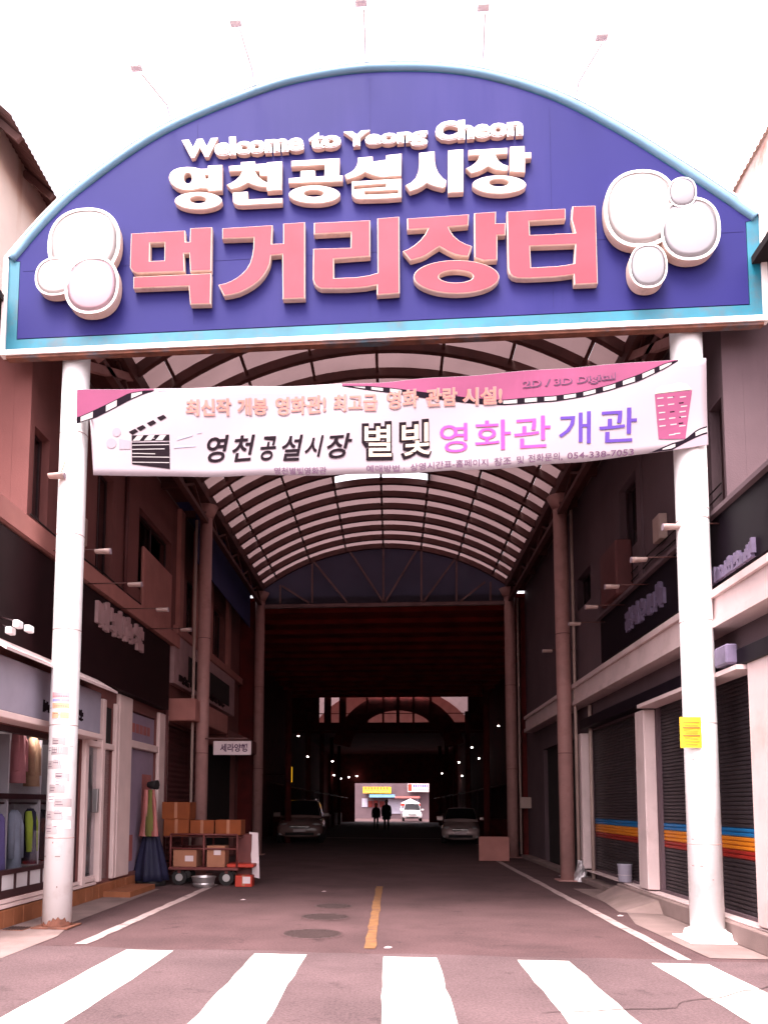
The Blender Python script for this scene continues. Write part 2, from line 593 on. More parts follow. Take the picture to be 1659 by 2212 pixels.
def strokes_text(mb, place, n, seed, h=1.0, thick=.16):
    """rows of block letters worn and smeared past reading"""
    rnd = random.Random(seed)
    for i in range(n):
        u = i + .08
        k = 6
        for j in range(k):
            lo, hi = rnd.uniform(0, .28), rnd.uniform(.62, 1)
            if rnd.random() < .3:
                mid = rnd.uniform(.4, .6)
                place(mb, u + .85 * j / k, lo, .85 / k + .004, mid - .1 - lo)
                place(mb, u + .85 * j / k, mid + .05, .85 / k + .004, hi - mid)
            else:
                place(mb, u + .85 * j / k, lo, .85 / k + .004, hi - lo)
RED_LETTERS=[
 [[(-3.474,9.222),(-2.735,9.22),(-2.725,9.057),(-2.669,9.054),(-2.667,9.248),(-2.37,9.245),(-2.369,8.625),(-2.654,8.63),(-2.672,8.886),(-2.742,8.886),(-2.728,8.632),(-3.374,8.647),(-3.433,8.672),(-3.476,8.735)],[(-3.208,9.065),(-3.011,9.059),(-3.009,8.811),(-3.206,8.814)]],
 [[(-3.425,8.603),(-2.368,8.595),(-2.368,8.161),(-2.644,8.17),(-2.67,8.426),(-3.42,8.435)]],
 [[(-2.234,9.221),(-1.557,9.222),(-1.568,8.96),(-1.416,8.957),(-1.419,9.235),(-1.129,9.238),(-1.12,8.174),(-1.414,8.179),(-1.427,8.798),(-1.572,8.79),(-1.587,8.68),(-1.62,8.597),(-1.67,8.515),(-1.733,8.445),(-1.809,8.386),(-1.894,8.337),(-1.99,8.296),(-2.091,8.274),(-2.193,8.264),(-2.273,8.428),(-2.186,8.442),(-2.105,8.47),(-2.034,8.508),(-1.964,8.559),(-1.898,8.628),(-1.855,8.706),(-1.826,8.811),(-1.813,8.917),(-1.809,9.056),(-2.231,9.066)]],
 [[(-1.012,9.22),(-0.273,9.212),(-0.272,8.704),(-0.745,8.695),(-0.743,8.436),(-0.45,8.433),(-0.292,8.449),(-0.178,8.478),(-0.182,9.23),(0.105,9.237),(0.106,8.175),(-0.188,8.17),(-0.188,8.305),(-0.331,8.282),(-0.568,8.276),(-0.906,8.294),(-0.956,8.318),(-0.996,8.362),(-1.02,8.427),(-1.019,8.859),(-0.53,8.845),(-0.527,9.052),(-1.011,9.054)]],
 [[(0.203,9.205),(1.0,9.213),(0.989,9.055),(0.74,9.045),(0.765,8.985),(0.803,8.926),(0.871,8.859),(0.957,8.806),(1.034,8.772),(0.985,8.628),(0.888,8.644),(0.811,8.665),(0.714,8.718),(0.617,8.785),(0.52,8.724),(0.451,8.678),(0.383,8.648),(0.246,8.618),(0.144,8.756),(0.227,8.787),(0.295,8.829),(0.374,8.896),(0.433,8.97),(0.467,9.041),(0.208,9.042)]],
 [[(1.063,9.224),(1.343,9.227),(1.337,9.067),(1.46,9.065),(1.458,8.897),(1.354,8.897),(1.35,8.561),(1.177,8.561),(1.062,8.609)]],
 [[(1.373,8.333),(1.367,8.3),(1.351,8.269),(1.323,8.24),(1.286,8.213),(1.24,8.189),(1.185,8.169),(1.123,8.152),(1.055,8.14),(0.982,8.133),(0.907,8.13),(0.829,8.131),(0.752,8.138),(0.676,8.149),(0.603,8.164),(0.535,8.184),(0.472,8.207),(0.417,8.234),(0.37,8.263),(0.333,8.294),(0.306,8.326),(0.289,8.36),(0.284,8.393),(0.289,8.426),(0.306,8.458),(0.334,8.487),(0.372,8.514),(0.419,8.538),(0.474,8.559),(0.537,8.575),(0.606,8.587),(0.679,8.594),(0.756,8.597),(0.833,8.595),(0.911,8.588),(0.987,8.577),(1.059,8.561),(1.127,8.541),(1.189,8.518),(1.243,8.491),(1.289,8.462),(1.326,8.431),(1.352,8.399),(1.368,8.366)],[(1.04,8.355),(1.035,8.339),(1.021,8.324),(0.998,8.311),(0.968,8.301),(0.931,8.293),(0.89,8.289),(0.846,8.288),(0.8,8.29),(0.756,8.296),(0.715,8.305),(0.678,8.317),(0.648,8.331),(0.625,8.346),(0.611,8.363),(0.607,8.379),(0.612,8.395),(0.626,8.41),(0.649,8.423),(0.679,8.434),(0.716,8.442),(0.757,8.446),(0.802,8.447),(0.847,8.444),(0.891,8.438),(0.932,8.429),(0.969,8.418),(0.999,8.404),(1.021,8.388),(1.035,8.372)]],
 [[(1.478,9.219),(2.217,9.213),(2.214,9.062),(1.76,9.061),(1.766,8.882),(2.077,8.876),(2.084,8.879),(2.327,8.875),(2.286,9.053),(2.301,9.239),(2.591,9.23),(2.593,8.173),(2.302,8.175),(2.296,8.308),(2.164,8.295),(2.031,8.288),(1.709,8.291),(1.595,8.302),(1.538,8.325),(1.5,8.367),(1.482,8.44)],[(1.764,8.723),(2.077,8.716),(2.324,8.712),(2.309,8.465),(2.205,8.448),(2.091,8.44),(1.772,8.44)]],
]
WHITE_LETTERS=[
 [[(-2.548,10.099),(-2.449,10.095),(-2.45,10.139),(-2.249,10.137),(-2.247,9.758),(-2.435,9.764),(-2.443,9.795),(-2.542,9.812),(-2.615,9.795),(-2.73,9.792),(-2.804,9.809),(-2.879,9.845),(-2.938,9.901),(-2.972,9.958),(-2.982,10.011),(-2.958,10.075),(-2.91,10.114),(-2.844,10.135),(-2.737,10.141),(-2.638,10.129)],[(-2.663,9.968),(-2.665,9.946),(-2.672,9.926),(-2.684,9.911),(-2.699,9.902),(-2.716,9.9),(-2.732,9.904),(-2.748,9.916),(-2.76,9.932),(-2.768,9.953),(-2.772,9.976),(-2.769,9.998),(-2.762,10.018),(-2.75,10.033),(-2.736,10.042),(-2.719,10.045),(-2.702,10.04),(-2.687,10.029),(-2.674,10.012),(-2.666,9.991)],[(-2.48,9.994),(-2.439,9.995),(-2.438,9.953),(-2.474,9.95)]],
 [[(-2.244,9.617),(-2.248,9.597),(-2.26,9.578),(-2.279,9.56),(-2.305,9.545),(-2.337,9.531),(-2.375,9.521),(-2.418,9.513),(-2.465,9.508),(-2.514,9.506),(-2.565,9.508),(-2.616,9.513),(-2.665,9.521),(-2.712,9.532),(-2.756,9.545),(-2.795,9.561),(-2.829,9.579),(-2.856,9.598),(-2.876,9.618),(-2.888,9.639),(-2.893,9.66),(-2.889,9.68),(-2.878,9.699),(-2.858,9.717),(-2.832,9.733),(-2.799,9.746),(-2.761,9.757),(-2.717,9.765),(-2.67,9.769),(-2.621,9.771),(-2.57,9.769),(-2.52,9.764),(-2.47,9.756),(-2.423,9.745),(-2.379,9.732),(-2.341,9.716),(-2.307,9.698),(-2.281,9.679),(-2.261,9.659),(-2.249,9.638)],[(-2.463,9.645),(-2.467,9.634),(-2.477,9.623),(-2.494,9.615),(-2.516,9.609),(-2.542,9.606),(-2.57,9.606),(-2.598,9.609),(-2.624,9.616),(-2.647,9.625),(-2.664,9.635),(-2.675,9.647),(-2.679,9.659),(-2.676,9.671),(-2.665,9.682),(-2.648,9.69),(-2.626,9.696),(-2.6,9.699),(-2.572,9.699),(-2.544,9.695),(-2.518,9.689),(-2.495,9.68),(-2.478,9.669),(-2.467,9.658)]],
 [[(-2.164,10.114),(-2.001,10.116),(-2.002,10.159),(-1.807,10.157),(-1.806,10.116),(-1.651,10.116),(-1.648,10.131),(-1.443,10.132),(-1.443,9.71),(-1.639,9.711),(-1.651,9.766),(-1.753,9.781),(-1.826,9.809),(-1.899,9.848),(-1.98,9.805),(-2.044,9.782),(-2.125,9.767),(-2.192,9.845),(-2.127,9.87),(-2.063,9.91),(-2.011,9.962),(-1.983,10.02),(-2.154,10.023)],[(-1.805,10.008),(-1.748,9.995),(-1.742,9.935),(-1.642,9.923),(-1.641,9.842),(-1.706,9.881),(-1.763,9.936)]],
 [[(-2.105,9.728),(-1.898,9.731),(-1.896,9.62),(-1.432,9.608),(-1.436,9.525),(-1.959,9.53),(-2.04,9.541),(-2.081,9.564),(-2.1,9.599)]],
 [[(-1.322,10.129),(-0.675,10.122),(-0.682,9.874),(-0.634,9.876),(-0.637,9.779),(-1.351,9.801),(-1.355,9.883),(-1.2,9.886),(-1.196,9.978),(-1.0,9.969),(-1.0,9.884),(-0.88,9.881),(-0.876,10.029),(-1.321,10.034)]],
 [[(-0.668,9.602),(-0.672,9.582),(-0.684,9.563),(-0.705,9.545),(-0.732,9.529),(-0.767,9.516),(-0.808,9.505),(-0.853,9.497),(-0.903,9.492),(-0.955,9.491),(-1.008,9.493),(-1.062,9.498),(-1.114,9.506),(-1.164,9.517),(-1.21,9.531),(-1.251,9.547),(-1.286,9.565),(-1.315,9.585),(-1.335,9.605),(-1.348,9.626),(-1.353,9.647),(-1.349,9.668),(-1.336,9.687),(-1.316,9.705),(-1.288,9.721),(-1.253,9.735),(-1.212,9.745),(-1.166,9.753),(-1.116,9.758),(-1.064,9.759),(-1.01,9.757),(-0.957,9.752),(-0.904,9.744),(-0.855,9.732),(-0.809,9.718),(-0.768,9.702),(-0.733,9.684),(-0.705,9.665),(-0.685,9.644),(-0.672,9.623)],[(-0.89,9.63),(-0.894,9.62),(-0.907,9.61),(-0.927,9.603),(-0.953,9.598),(-0.984,9.596),(-1.017,9.596),(-1.05,9.6),(-1.081,9.606),(-1.107,9.615),(-1.128,9.625),(-1.14,9.636),(-1.145,9.647),(-1.141,9.658),(-1.128,9.667),(-1.108,9.675),(-1.081,9.68),(-1.051,9.682),(-1.018,9.681),(-0.985,9.678),(-0.954,9.671),(-0.927,9.663),(-0.907,9.653),(-0.894,9.642)]],
 [[(-0.439,10.112),(-0.242,10.115),(-0.237,10.044),(-0.175,10.048),(-0.068,10.057),(-0.068,10.12),(0.139,10.129),(0.132,9.805),(-0.061,9.803),(-0.1,9.797),(-0.179,9.816),(-0.249,9.845),(-0.344,9.89),(-0.391,9.859),(-0.47,9.829),(-0.581,9.801),(-0.613,9.875),(-0.534,9.912),(-0.486,9.947),(-0.45,10.004),(-0.439,10.058)]],
 [[(-0.518,9.78),(0.135,9.776),(0.134,9.504),(-0.053,9.499),(-0.414,9.511),(-0.469,9.527),(-0.506,9.563),(-0.517,9.606)],[(-0.486,9.705),(-0.069,9.707),(-0.069,9.674),(-0.486,9.668)],[(-0.344,9.618),(0.088,9.609),(0.088,9.572),(-0.344,9.581)]],
 [[(0.363,10.123),(0.566,10.131),(0.57,9.987),(0.583,9.902),(0.618,9.815),(0.672,9.745),(0.718,9.705),(0.702,9.617),(0.671,9.597),(0.57,9.626),(0.516,9.649),(0.462,9.683),(0.4,9.637),(0.337,9.608),(0.244,9.581),(0.182,9.677),(0.26,9.714),(0.315,9.769),(0.351,9.851),(0.365,9.968)]],
 [[(0.74,10.132),(0.938,10.133),(0.932,9.526),(0.735,9.528)]],
 [[(1.0,10.116),(1.508,10.113),(1.502,10.018),(1.353,10.016),(1.372,9.964),(1.405,9.92),(1.451,9.883),(1.509,9.862),(1.505,9.788),(1.465,9.777),(1.343,9.807),(1.251,9.859),(1.189,9.823),(1.128,9.797),(1.035,9.778),(0.963,9.859),(1.029,9.888),(1.083,9.926),(1.122,9.973),(1.138,10.022),(1.004,10.027)]],
 [[(1.531,10.125),(1.722,10.123),(1.721,10.031),(1.804,10.03),(1.803,9.937),(1.727,9.936),(1.72,9.743),(1.526,9.77)]],
 [[(1.733,9.579),(1.728,9.559),(1.715,9.539),(1.695,9.522),(1.666,9.506),(1.631,9.492),(1.59,9.482),(1.544,9.474),(1.495,9.469),(1.442,9.468),(1.389,9.47),(1.335,9.475),(1.282,9.483),(1.233,9.494),(1.187,9.508),(1.146,9.525),(1.111,9.543),(1.083,9.563),(1.062,9.583),(1.05,9.604),(1.046,9.626),(1.05,9.646),(1.063,9.666),(1.084,9.684),(1.113,9.699),(1.148,9.713),(1.189,9.724),(1.236,9.732),(1.286,9.736),(1.338,9.737),(1.392,9.735),(1.446,9.73),(1.498,9.722),(1.548,9.71),(1.594,9.696),(1.634,9.68),(1.669,9.662),(1.697,9.642),(1.717,9.621),(1.729,9.6)],[(1.508,9.621),(1.504,9.609),(1.491,9.599),(1.472,9.591),(1.447,9.585),(1.417,9.582),(1.385,9.583),(1.354,9.586),(1.324,9.593),(1.299,9.602),(1.28,9.613),(1.268,9.625),(1.264,9.638),(1.268,9.649),(1.281,9.66),(1.3,9.668),(1.326,9.674),(1.355,9.676),(1.387,9.676),(1.418,9.672),(1.448,9.665),(1.473,9.656),(1.492,9.645),(1.504,9.633)]],
]
# ------------------------------------------------------------------ ground and road
g = MB()
g.add([(-120, -60, -.004), (120, -60, -.004), (120, 300, -.004), (-120, 300, -.004)], [(0, 1, 2, 3)])
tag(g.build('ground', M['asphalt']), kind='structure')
# asphalt of the street, subdivided with a slight unevenness
nx, ny = 34, 110
vs, fs = [], []
for j in range(ny + 1):
    for i in range(nx + 1):
        x = -7 + 14 * i / nx
        y = 3 + 100 * (j / ny) ** 1.6
        vs.append((x, y, 0))
for j in range(ny):
    for i in range(nx):
        a = j * (nx + 1) + i
        fs.append((a, a + 1, a + nx + 2, a + nx + 1))
g = MB().add(vs, fs)
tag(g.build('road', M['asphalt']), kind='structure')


def paint(name, poly, m, z=.007):
    b = MB()
    b.add([(x, y, z) for x, y in poly], [list(range(len(poly)))])
    return tag(b.build(name, m, recalc=False), kind='structure')


def worn_edge(x0, x1, y0, y1, seed, n=14, j=.012):
    r = random.Random(seed)
    L = [(x0 + r.uniform(-j, j), y0 + (y1 - y0) * i / n) for i in range(n + 1)]
    R = [(x1 + r.uniform(-j, j), y0 + (y1 - y0) * i / n) for i in range(n + 1)]
    return R + L[::-1]


paint('road_patch', [(6.9, 3.0)] + [(x, 8.66 + .03 * math.sin(3.1 * x) + .02 * math.sin(9 * x)) for x in np.linspace(6.9, -4.6, 40)] + [(-4.6, 3.0)], M['asphalt_front'], .003)
for k, (x0, x1, y1) in enumerate([(-5.65, -5.1, 8.5), (-4.27, -3.72, 8.52), (-2.91, -2.37, 8.54), (-1.48, -.92, 8.49), (-.09, .47, 8.48), (1.29, 1.82, 8.46), (2.64, 3.21, 8.46), (3.98, 4.5, 8.5)]):
    if k in (0, 1):
        continue
    paint('crosswalk_stripe', worn_edge(x0, x1, 3.6, y1, k), M['road_white'])
paint('edge_line', worn_edge(-3.60, -3.46, 8.82, 15.6, 31, 30), M['road_white_worn'])
paint('edge_line', worn_edge(2.98, 3.12, 8.66, 24.5, 32, 40), M['road_white_worn'])
paint('centre_line', worn_edge(-.32, -.19, 8.93, 15.7, 33, 30), M['road_yellow'])
paint('stop_line', [(-3.2, 38.2), (3.0, 38.2), (3.0, 38.75), (-3.2, 38.75)], M['road_white_worn'])
paint('pavement', [(-5.0, 7), (-4.02, 7), (-4.02, 9.3), (-4.28, 10.4), (-4.35, 14.6), (-5.0, 14.6)], M['concrete'], .0065)
paint('pavement', [(3.35, 8.8), (4.1, 8.8), (4.1, 15.8), (3.5, 15.8), (3.55, 12.5), (3.3, 11.2)], M['concrete'], .0065)
b = MB()
b.add([(3.42, 12.4, .007), (4.0, 12.2, .010), (4.0, 14.9, .010), (3.62, 14.6, .007), (4.0, 12.4, .19), (4.0, 14.7, .19)],
      [(0, 4, 5, 3), (0, 1, 4), (3, 5, 2)])
tag(b.build('concrete_ramp', M['concrete']), kind='structure')

for (x, y, r, lab) in ((-.99, 9.85, .36, 'larger round iron manhole cover nearest the crosswalk left of the yellow line'),
                       (-.96, 11.35, .34, 'round iron manhole cover in the road behind the larger one'),
                       (-.93, 12.55, .30, 'farthest round iron manhole cover, just left of the yellow line')):
    t = thing('manhole_cover', (x, y, 0), lab, 'manhole cover', 'manhole covers in the road')
    b = MB()
    n = 40
    b.add([(x + r * 1.10 * math.cos(2 * math.pi * k / n), y + r * 1.12 * math.sin(2 * math.pi * k / n), .004) for k in range(n)] +
          [(x + r * math.cos(2 * math.pi * k / n), y + r * math.sin(2 * math.pi * k / n), .009) for k in range(n)],
          [(k, (k + 1) % n, n + (k + 1) % n, n + k) for k in range(n)])
    b.build('frame', M['asphalt'], t)
    b = MB()
    b.add([(x + r * math.cos(2 * math.pi * k / n), y + r * math.sin(2 * math.pi * k / n), .007) for k in range(n)], [list(range(n))])
    for q in range(-4, 5):
        w = math.sqrt(max(0, .8 * r * r - (q * r * .2) ** 2))
        b.box(x - w, x + w, y + q * r * .2 - .012, y + q * r * .2 + .012, .007, .013)
    b.build('lid', M['iron'], t)

_rc = random.Random(41)
_ck = [(1.15, 6.35), (1.5, 6.42), (1.9, 6.55), (2.25, 6.62), (2.45, 6.9), (2.75, 6.98), (2.95, 7.2), (3.3, 7.42), (3.6, 7.75)]
_ck2 = []
for (xa_, ya_), (xb_, yb_) in zip(_ck, _ck[1:]):
    for t_ in (0, .33, .66):
        _ck2.append((xa_ + (xb_ - xa_) * t_ + _rc.uniform(-.02, .02), ya_ + (yb_ - ya_) * t_ + _rc.uniform(-.02, .02)))
paint('road_crack', [(x, y - _rc.uniform(.004, .010)) for x, y in _ck2] + [(x, y + _rc.uniform(.004, .010)) for x, y in _ck2[::-1]], M['iron'], .0105)
t = thing('drain_grate', (-4.75, 9.75, 0), 'small dark drain grate in the pavement beside the left pillar', 'drain grate')
MB().cbox(-4.90, -4.62, 9.62, 9.92, .003, .012, .003).build('frame', M['rust'], t)
for k in range(7):
    MB().box(-4.885 + k * .038, -4.867 + k * .038, 9.64, 9.90, .0125, .018).build('bar', M['iron'], t)
for k, (px_, py_, lab) in enumerate(((525, 1945, 'small white paper scrap on the road above the left edge line'), (700, 1927, 'small pale scrap on the dark road left of the yellow line'), (1210, 1893, 'small pale scrap on the road inside the right edge line'), (838, 2049, 'flat white scrap by the near end of the yellow line'), (1340, 1980, 'small pale scrap on the road beside the concrete ramp'))):
    q = on(px_, py_, z=0)
    x, y = float(q[0]), float(q[1])
    b = MB()
    b.add([(x - .045, y - .02, .008), (x + .02, y - .03, .010), (x + .05, y + .015, .014), (x, y + .035, .022), (x - .04, y + .03, .009)], [(0, 1, 2, 3, 4)])
    o = b.build('paper_scrap', M['label_white'], recalc=False)
    tag(o, lab, 'litter', 'paper scraps on the road')

# ------------------------------------------------------------------ market gate
gate = thing('market_gate', (-.28, 10, 0), 'tall white pillared market entrance gate carrying a blue arched sign', 'entrance gate')


def catmull(p, k=6):
    out = []
    for i in range(len(p) - 1):
        p0, p1, p2, p3 = p[max(0, i - 1)], p[i], p[i + 1], p[min(len(p) - 1, i + 2)]
        for j in range(k):
            t = j / k
            out.append(tuple(.5 * ((2 * b) + (-a + c) * t + (2 * a - 5 * b + 4 * c - d) * t * t + (-a + 3 * b - 3 * c + d) * t ** 3)
                             for a, b, c, d in zip(p0, p1, p2, p3)))
    return out + [p[-1]]


ARC = catmull([(-5.27, 9.06), (-4.72, 9.70), (-4.18, 10.17), (-3.14, 10.85), (-1.83, 11.345), (-.98, 11.52), (-.08, 11.55), (1.0, 11.41), (2.04, 11.02), (2.92, 10.47), (3.77, 9.81), (4.3, 9.37), (4.65, 9.08)])
OUTL = [(4.68, 9.02), (4.68, 7.64), (-5.28, 7.64), (-5.28, 9.0)] + ARC      # clockwise from the right shoulder


def inset(loop, ds):
    n = len(loop)
    out = []
    for i in range(n):
        (x0, z0), (x1, z1), (x2, z2) = loop[i - 1], loop[i], loop[(i + 1) % n]
        def nrm(ax, az, bx, bz):
            dx, dz = bx - ax, bz - az
            L = math.hypot(dx, dz) or 1
            return dz / L, -dx / L
        n1, n2 = nrm(x0, z0, x1, z1), nrm(x1, z1, x2, z2)
        mx_, mz_ = n1[0] + n2[0], n1[1] + n2[1]
        L = math.hypot(mx_, mz_) or 1
        mx_, mz_ = mx_ / L, mz_ / L
        c = max(.45, mx_ * n1[0] + mz_ * n1[1])
        d = ds(i, x1, z1) if callable(ds) else ds
        out.append((x1 + mx_ * d / c, z1 + mz_ * d / c))
    return out


_a = sum(OUTL[i - 1][0] * OUTL[i][1] - OUTL[i][0] * OUTL[i - 1][1] for i in range(len(OUTL)))
SG = 1 if _a < 0 else -1
ins = lambda d: inset(OUTL, (lambda i, x, z: SG * d(i, x, z)) if callable(d) else SG * d)
arcpt = lambda i: i >= 4
L1 = ins(lambda i, x, z: .02 if arcpt(i) and z > 9.3 else .05 if arcpt(i) else .07)
L2 = ins(lambda i, x, z: .15 if arcpt(i) else .22)
L2b = ins(lambda i, x, z: .16 if arcpt(i) else .23)
MB().ring(OUTL, L1, 9.665, 9.78).build('sign_trim', M['white_trim'], gate)
b = MB().ring(L1, L2, 9.69, 9.80)
fr = b.build('frame_channel', M['cyan'], gate)
na = len(ARC)
tube_mid = [((a[0] + c[0]) / 2, 9.70, (a[1] + c[1]) / 2) for a, c in zip(L1[4:], L2[4:])]
side_l = [(-5.115, 9.70, 7.80), (-5.115, 9.70, 9.0)]
MB().tube(tube_mid, .062, 8).build('light_tube', M['pale_blue'], gate)
sb = MB().prism(L2b, 9.685, 9.80).build('sign_board', M['panel_blue'], gate)
b = MB()
b.prism(OUTL, 9.801, 9.812)
b.build('sign_back', M['rust'], gate)
b = MB().box(-5.2, 4.62, 9.69, 9.80, 7.60, 7.638)
b.build('bottom_beam', M['rust'], gate)
# panel joints of the sign sheet
for (x0_, x1_, z0_, z1_) in ((-5.0, 4.42, 8.832, 8.836), (-2.62, -2.616, 7.95, 10.9), (-.28, -.276, 7.95, 11.3), (2.06, 2.064, 7.95, 10.7)):
    MB().box(x0_, x1_, 9.6825, 9.686, z0_, z1_).build('panel_seam', M['seam_blue'], gate)
for polys in RED_LETTERS:
    outline_mesh(polys, 9.585, 9.684).build('red_letter', [M['red_acrylic'], M['letter_side']], gate)
for polys in WHITE_LETTERS:
    outline_mesh(polys, 9.595, 9.684).build('white_letter', [M['white_acrylic'], M['letter_side']], gate)


def sign_word(text, px_l, py_bl, px_r, py_br, py_tl):
    bl, br, tl = on(px_l, py_bl, y=9.62), on(px_r, py_br, y=9.62), on(px_l, py_tl, y=9.62)
    for off, y0, y1, mi in ((.066, 9.625, 9.684, 1), (.024, 9.612, 9.626, 0)):
        vs_, fs_ = glyphs(text, off)
        if off == .066:
            ref = vs_
        xs = [v[0] for v in ref]; ys = [v[1] for v in ref]
        x0, x1, ya, yb = min(xs), max(xs), min(ys), max(ys)
        pts = [(bl[0] + (v[0] - x0) / (x1 - x0) * (br[0] - bl[0]) + (v[1] - ya) / (yb - ya) * (tl[0] - bl[0]),
                bl[2] + (v[0] - x0) / (x1 - x0) * (br[2] - bl[2]) + (v[1] - ya) / (yb - ya) * (tl[2] - bl[2])) for v in vs_]
        if off == .066:
            mbw = MB()
        n = len(pts)
        mbw.add([(x, y0, z) for x, z in pts], fs_, 0)
        ed = {}
        for f in fs_:
            for i in range(len(f)):
                e = (f[i], f[(i + 1) % len(f)])
                ed[e] = 1
        b0 = len(mbw.v)
        mbw.v += [(x, y1, z) for x, z in pts]
        base = b0 - n
        for (i, j) in ed:
            if (j, i) not in ed:
                mbw.f.append([base + i, b0 + i, b0 + j, base + j]); mbw.mi.append(1); mbw.sm.append(False)
    mbw.build('white_word', [M['white_acrylic'], M['letter_side']], gate)


sign_word('Welcome', 393, 342, 657, 325, 302)
sign_word('to', 668, 322, 737, 318, 286)
sign_word('Yeong', 742, 326, 924, 314, 284)
sign_word('Cheon', 940, 305, 1130, 292, 262)

# blank rounded light boxes at both ends of the sign: plain cushions without any figure on them
def oval(px_, py_, rx, rz, y=9.55, k=48, e=2.3):
    c_ = on(px_, py_, y=y)
    return [(float(c_[0]) + rx * abs(math.cos(t)) ** (2 / e) * (1 if math.cos(t) > 0 else -1), float(c_[2]) + rz * abs(math.sin(t)) ** (2 / e) * (1 if math.sin(t) > 0 else -1)) for t in [2 * math.pi * (i + .5) / k for i in range(k)]]
def cushion(px_, py_, rx, rz, y0, m):
    o1 = oval(px_, py_, rx, rz)
    p = outline_mesh([o1], y0, 9.684, .02).build('blank_light_box', [M['plaque'], M['letter_side']], gate)
    MB().ring(o1[::-1], oval(px_, py_, rx * .93, rz * .93)[::-1], y0 - .012, y0 - .001).build('rim', M['white_acrylic'], p)
    q = MB()
    q.rings([[(x, y0 - .002 - dd, z) for x, z in oval(px_, py_, rx * f, rz * f)] for f, dd in ((.90, 0), (.75, .014), (.5, .024), (.2, .029))])
    q.build('domed_face', m, p)
cushion(182, 525, .50, .50, 9.555, M['plaque'])
cushion(122, 598, .285, .27, 9.545, M['plaque'])
cushion(200, 618, .37, .40, 9.535, M['plaque_pink'])
cushion(1384, 450, .45, .52, 9.555, M['plaque'])
cushion(1490, 495, .36, .42, 9.545, M['plaque_inner'])
cushion(1472, 418, .17, .20, 9.535, M['plaque_inner'])
cushion(1398, 578, .23, .29, 9.525, M['plaque_inner'])

# curved paper patches on the left pillar
def patch(x, r, a0, a1, z0, z1, m, parent, name='sticker', lift=.004):
    b = MB()
    n = 8
    vs_ = []
    for i in range(n + 1):
        a = math.radians(a0 + (a1 - a0) * i / n)
        for z in (z0, z1):
            vs_.append((x + (r + lift) * math.sin(a), 10 - (r + lift) * math.cos(a), z))
    b.add(vs_, [(2 * i, 2 * i + 2, 2 * i + 3, 2 * i + 1) for i in range(n)])
    return b.build(name, m, parent, recalc=False)
def pillar(x, r, fins):
    b = MB()
    b.tube([(x, 10, 0.03), (x, 10, 2.62), (x, 10, 2.63), (x, 10, 5.2), (x, 10, 8.9)], r, 32)
    p = b.build('pillar', M['white_paint'], gate)
    for z in (1.15, 2.62, 3.9, 5.2, 6.62):
        b = MB()
        b.tube([(x, 10, z), (x, 10, z + .008)], r + .003, 32)
        b.build('weld_seam', M['column'], p)
    b = MB()
    w_ = .31 if fins else .24
    b.cbox(x - w_, x + w_, 10 - w_, 10 + w_, 0.004, .026, .004)
    if fins:
        for k in range(8):
            a = k * math.pi / 4
            c, s = math.cos(a), math.sin(a)
            b.add([(x + c * r - s * .008, 10 + s * r + c * .008, .026), (x + c * .30 - s * .008, 10 + s * .30 + c * .008, .026), (x + c * .28 - s * .008, 10 + s * .28 + c * .008, .11), (x + c * r - s * .008, 10 + s * r + c * .008, .15),
                   (x + c * r + s * .008, 10 + s * r - c * .008, .026), (x + c * .30 + s * .008, 10 + s * .30 - c * .008, .026), (x + c * .28 + s * .008, 10 + s * .28 - c * .008, .11), (x + c * r + s * .008, 10 + s * r - c * .008, .15)],
                  [(0, 1, 2, 3), (7, 6, 5, 4), (0, 4, 5, 1), (1, 5, 6, 2), (2, 6, 7, 3)])
    b.build('base_plate', M['white_paint'] if fins else M['rust'], p)
    rs = random.Random(int(x * 10))
    for k in range(26):
        z, a0, wd = rs.uniform(.25, 7.3), rs.uniform(-80, 60), rs.uniform(5, 24)
        hh_ = rs.choice((.006, .006, .008, .02))
        patch(x, r, a0, a0 + wd * (.4 if hh_ > .01 else 1), z, z + hh_, M['column'] if k % 3 else M['rust'], p, 'scuff', .0015)
    return p


pl, pr_ = pillar(-4.34, .183, False), pillar(3.79, .193, True)
M['sticker_pink'] = mat('pink_sticker', (.70, .34, .36), .6, var=.1)
M['sticker_orange'] = mat('orange_sticker', (.74, .42, .26), .6, var=.1)
M['sticker_blue'] = mat('blue_sticker', (.36, .34, .62), .6, var=.1)
M['sticker_grey'] = mat('grey_sticker', (.44, .36, .36), .6, var=.15)
M['sticker_white'] = mat('white_sticker', (.78, .74, .74), .6, var=.04)
s0 = patch(-4.34, .183, -35, 45, 2.70, 3.06, M['sticker_white'], pl, 'poster')
for (z0, z1, a0, a1, m) in ((2.98, 3.05, -30, 42, 'sticker_pink'), (2.93, 2.965, -28, 8, 'sticker_blue'), (2.93, 2.965, 10, 42, 'sticker_pink'), (2.84, 2.91, -28, 42, 'sticker_orange'),
                            (2.71, 2.79, -28, 2, 'sticker_orange'), (2.71, 2.79, 8, 42, 'sticker_orange'), (2.745, 2.755, -25, 40, 'print_dark'), (2.765, 2.772, -22, 0, 'print_dark'), (2.995, 3.002, -25, 36, 'print_plum'), (2.865, 2.872, -20, 36, 'print_plum')):
    patch(-4.34, .183, a0, a1, z0, z1, M[m], s0, 'print', .007)
rr = random.Random(3)
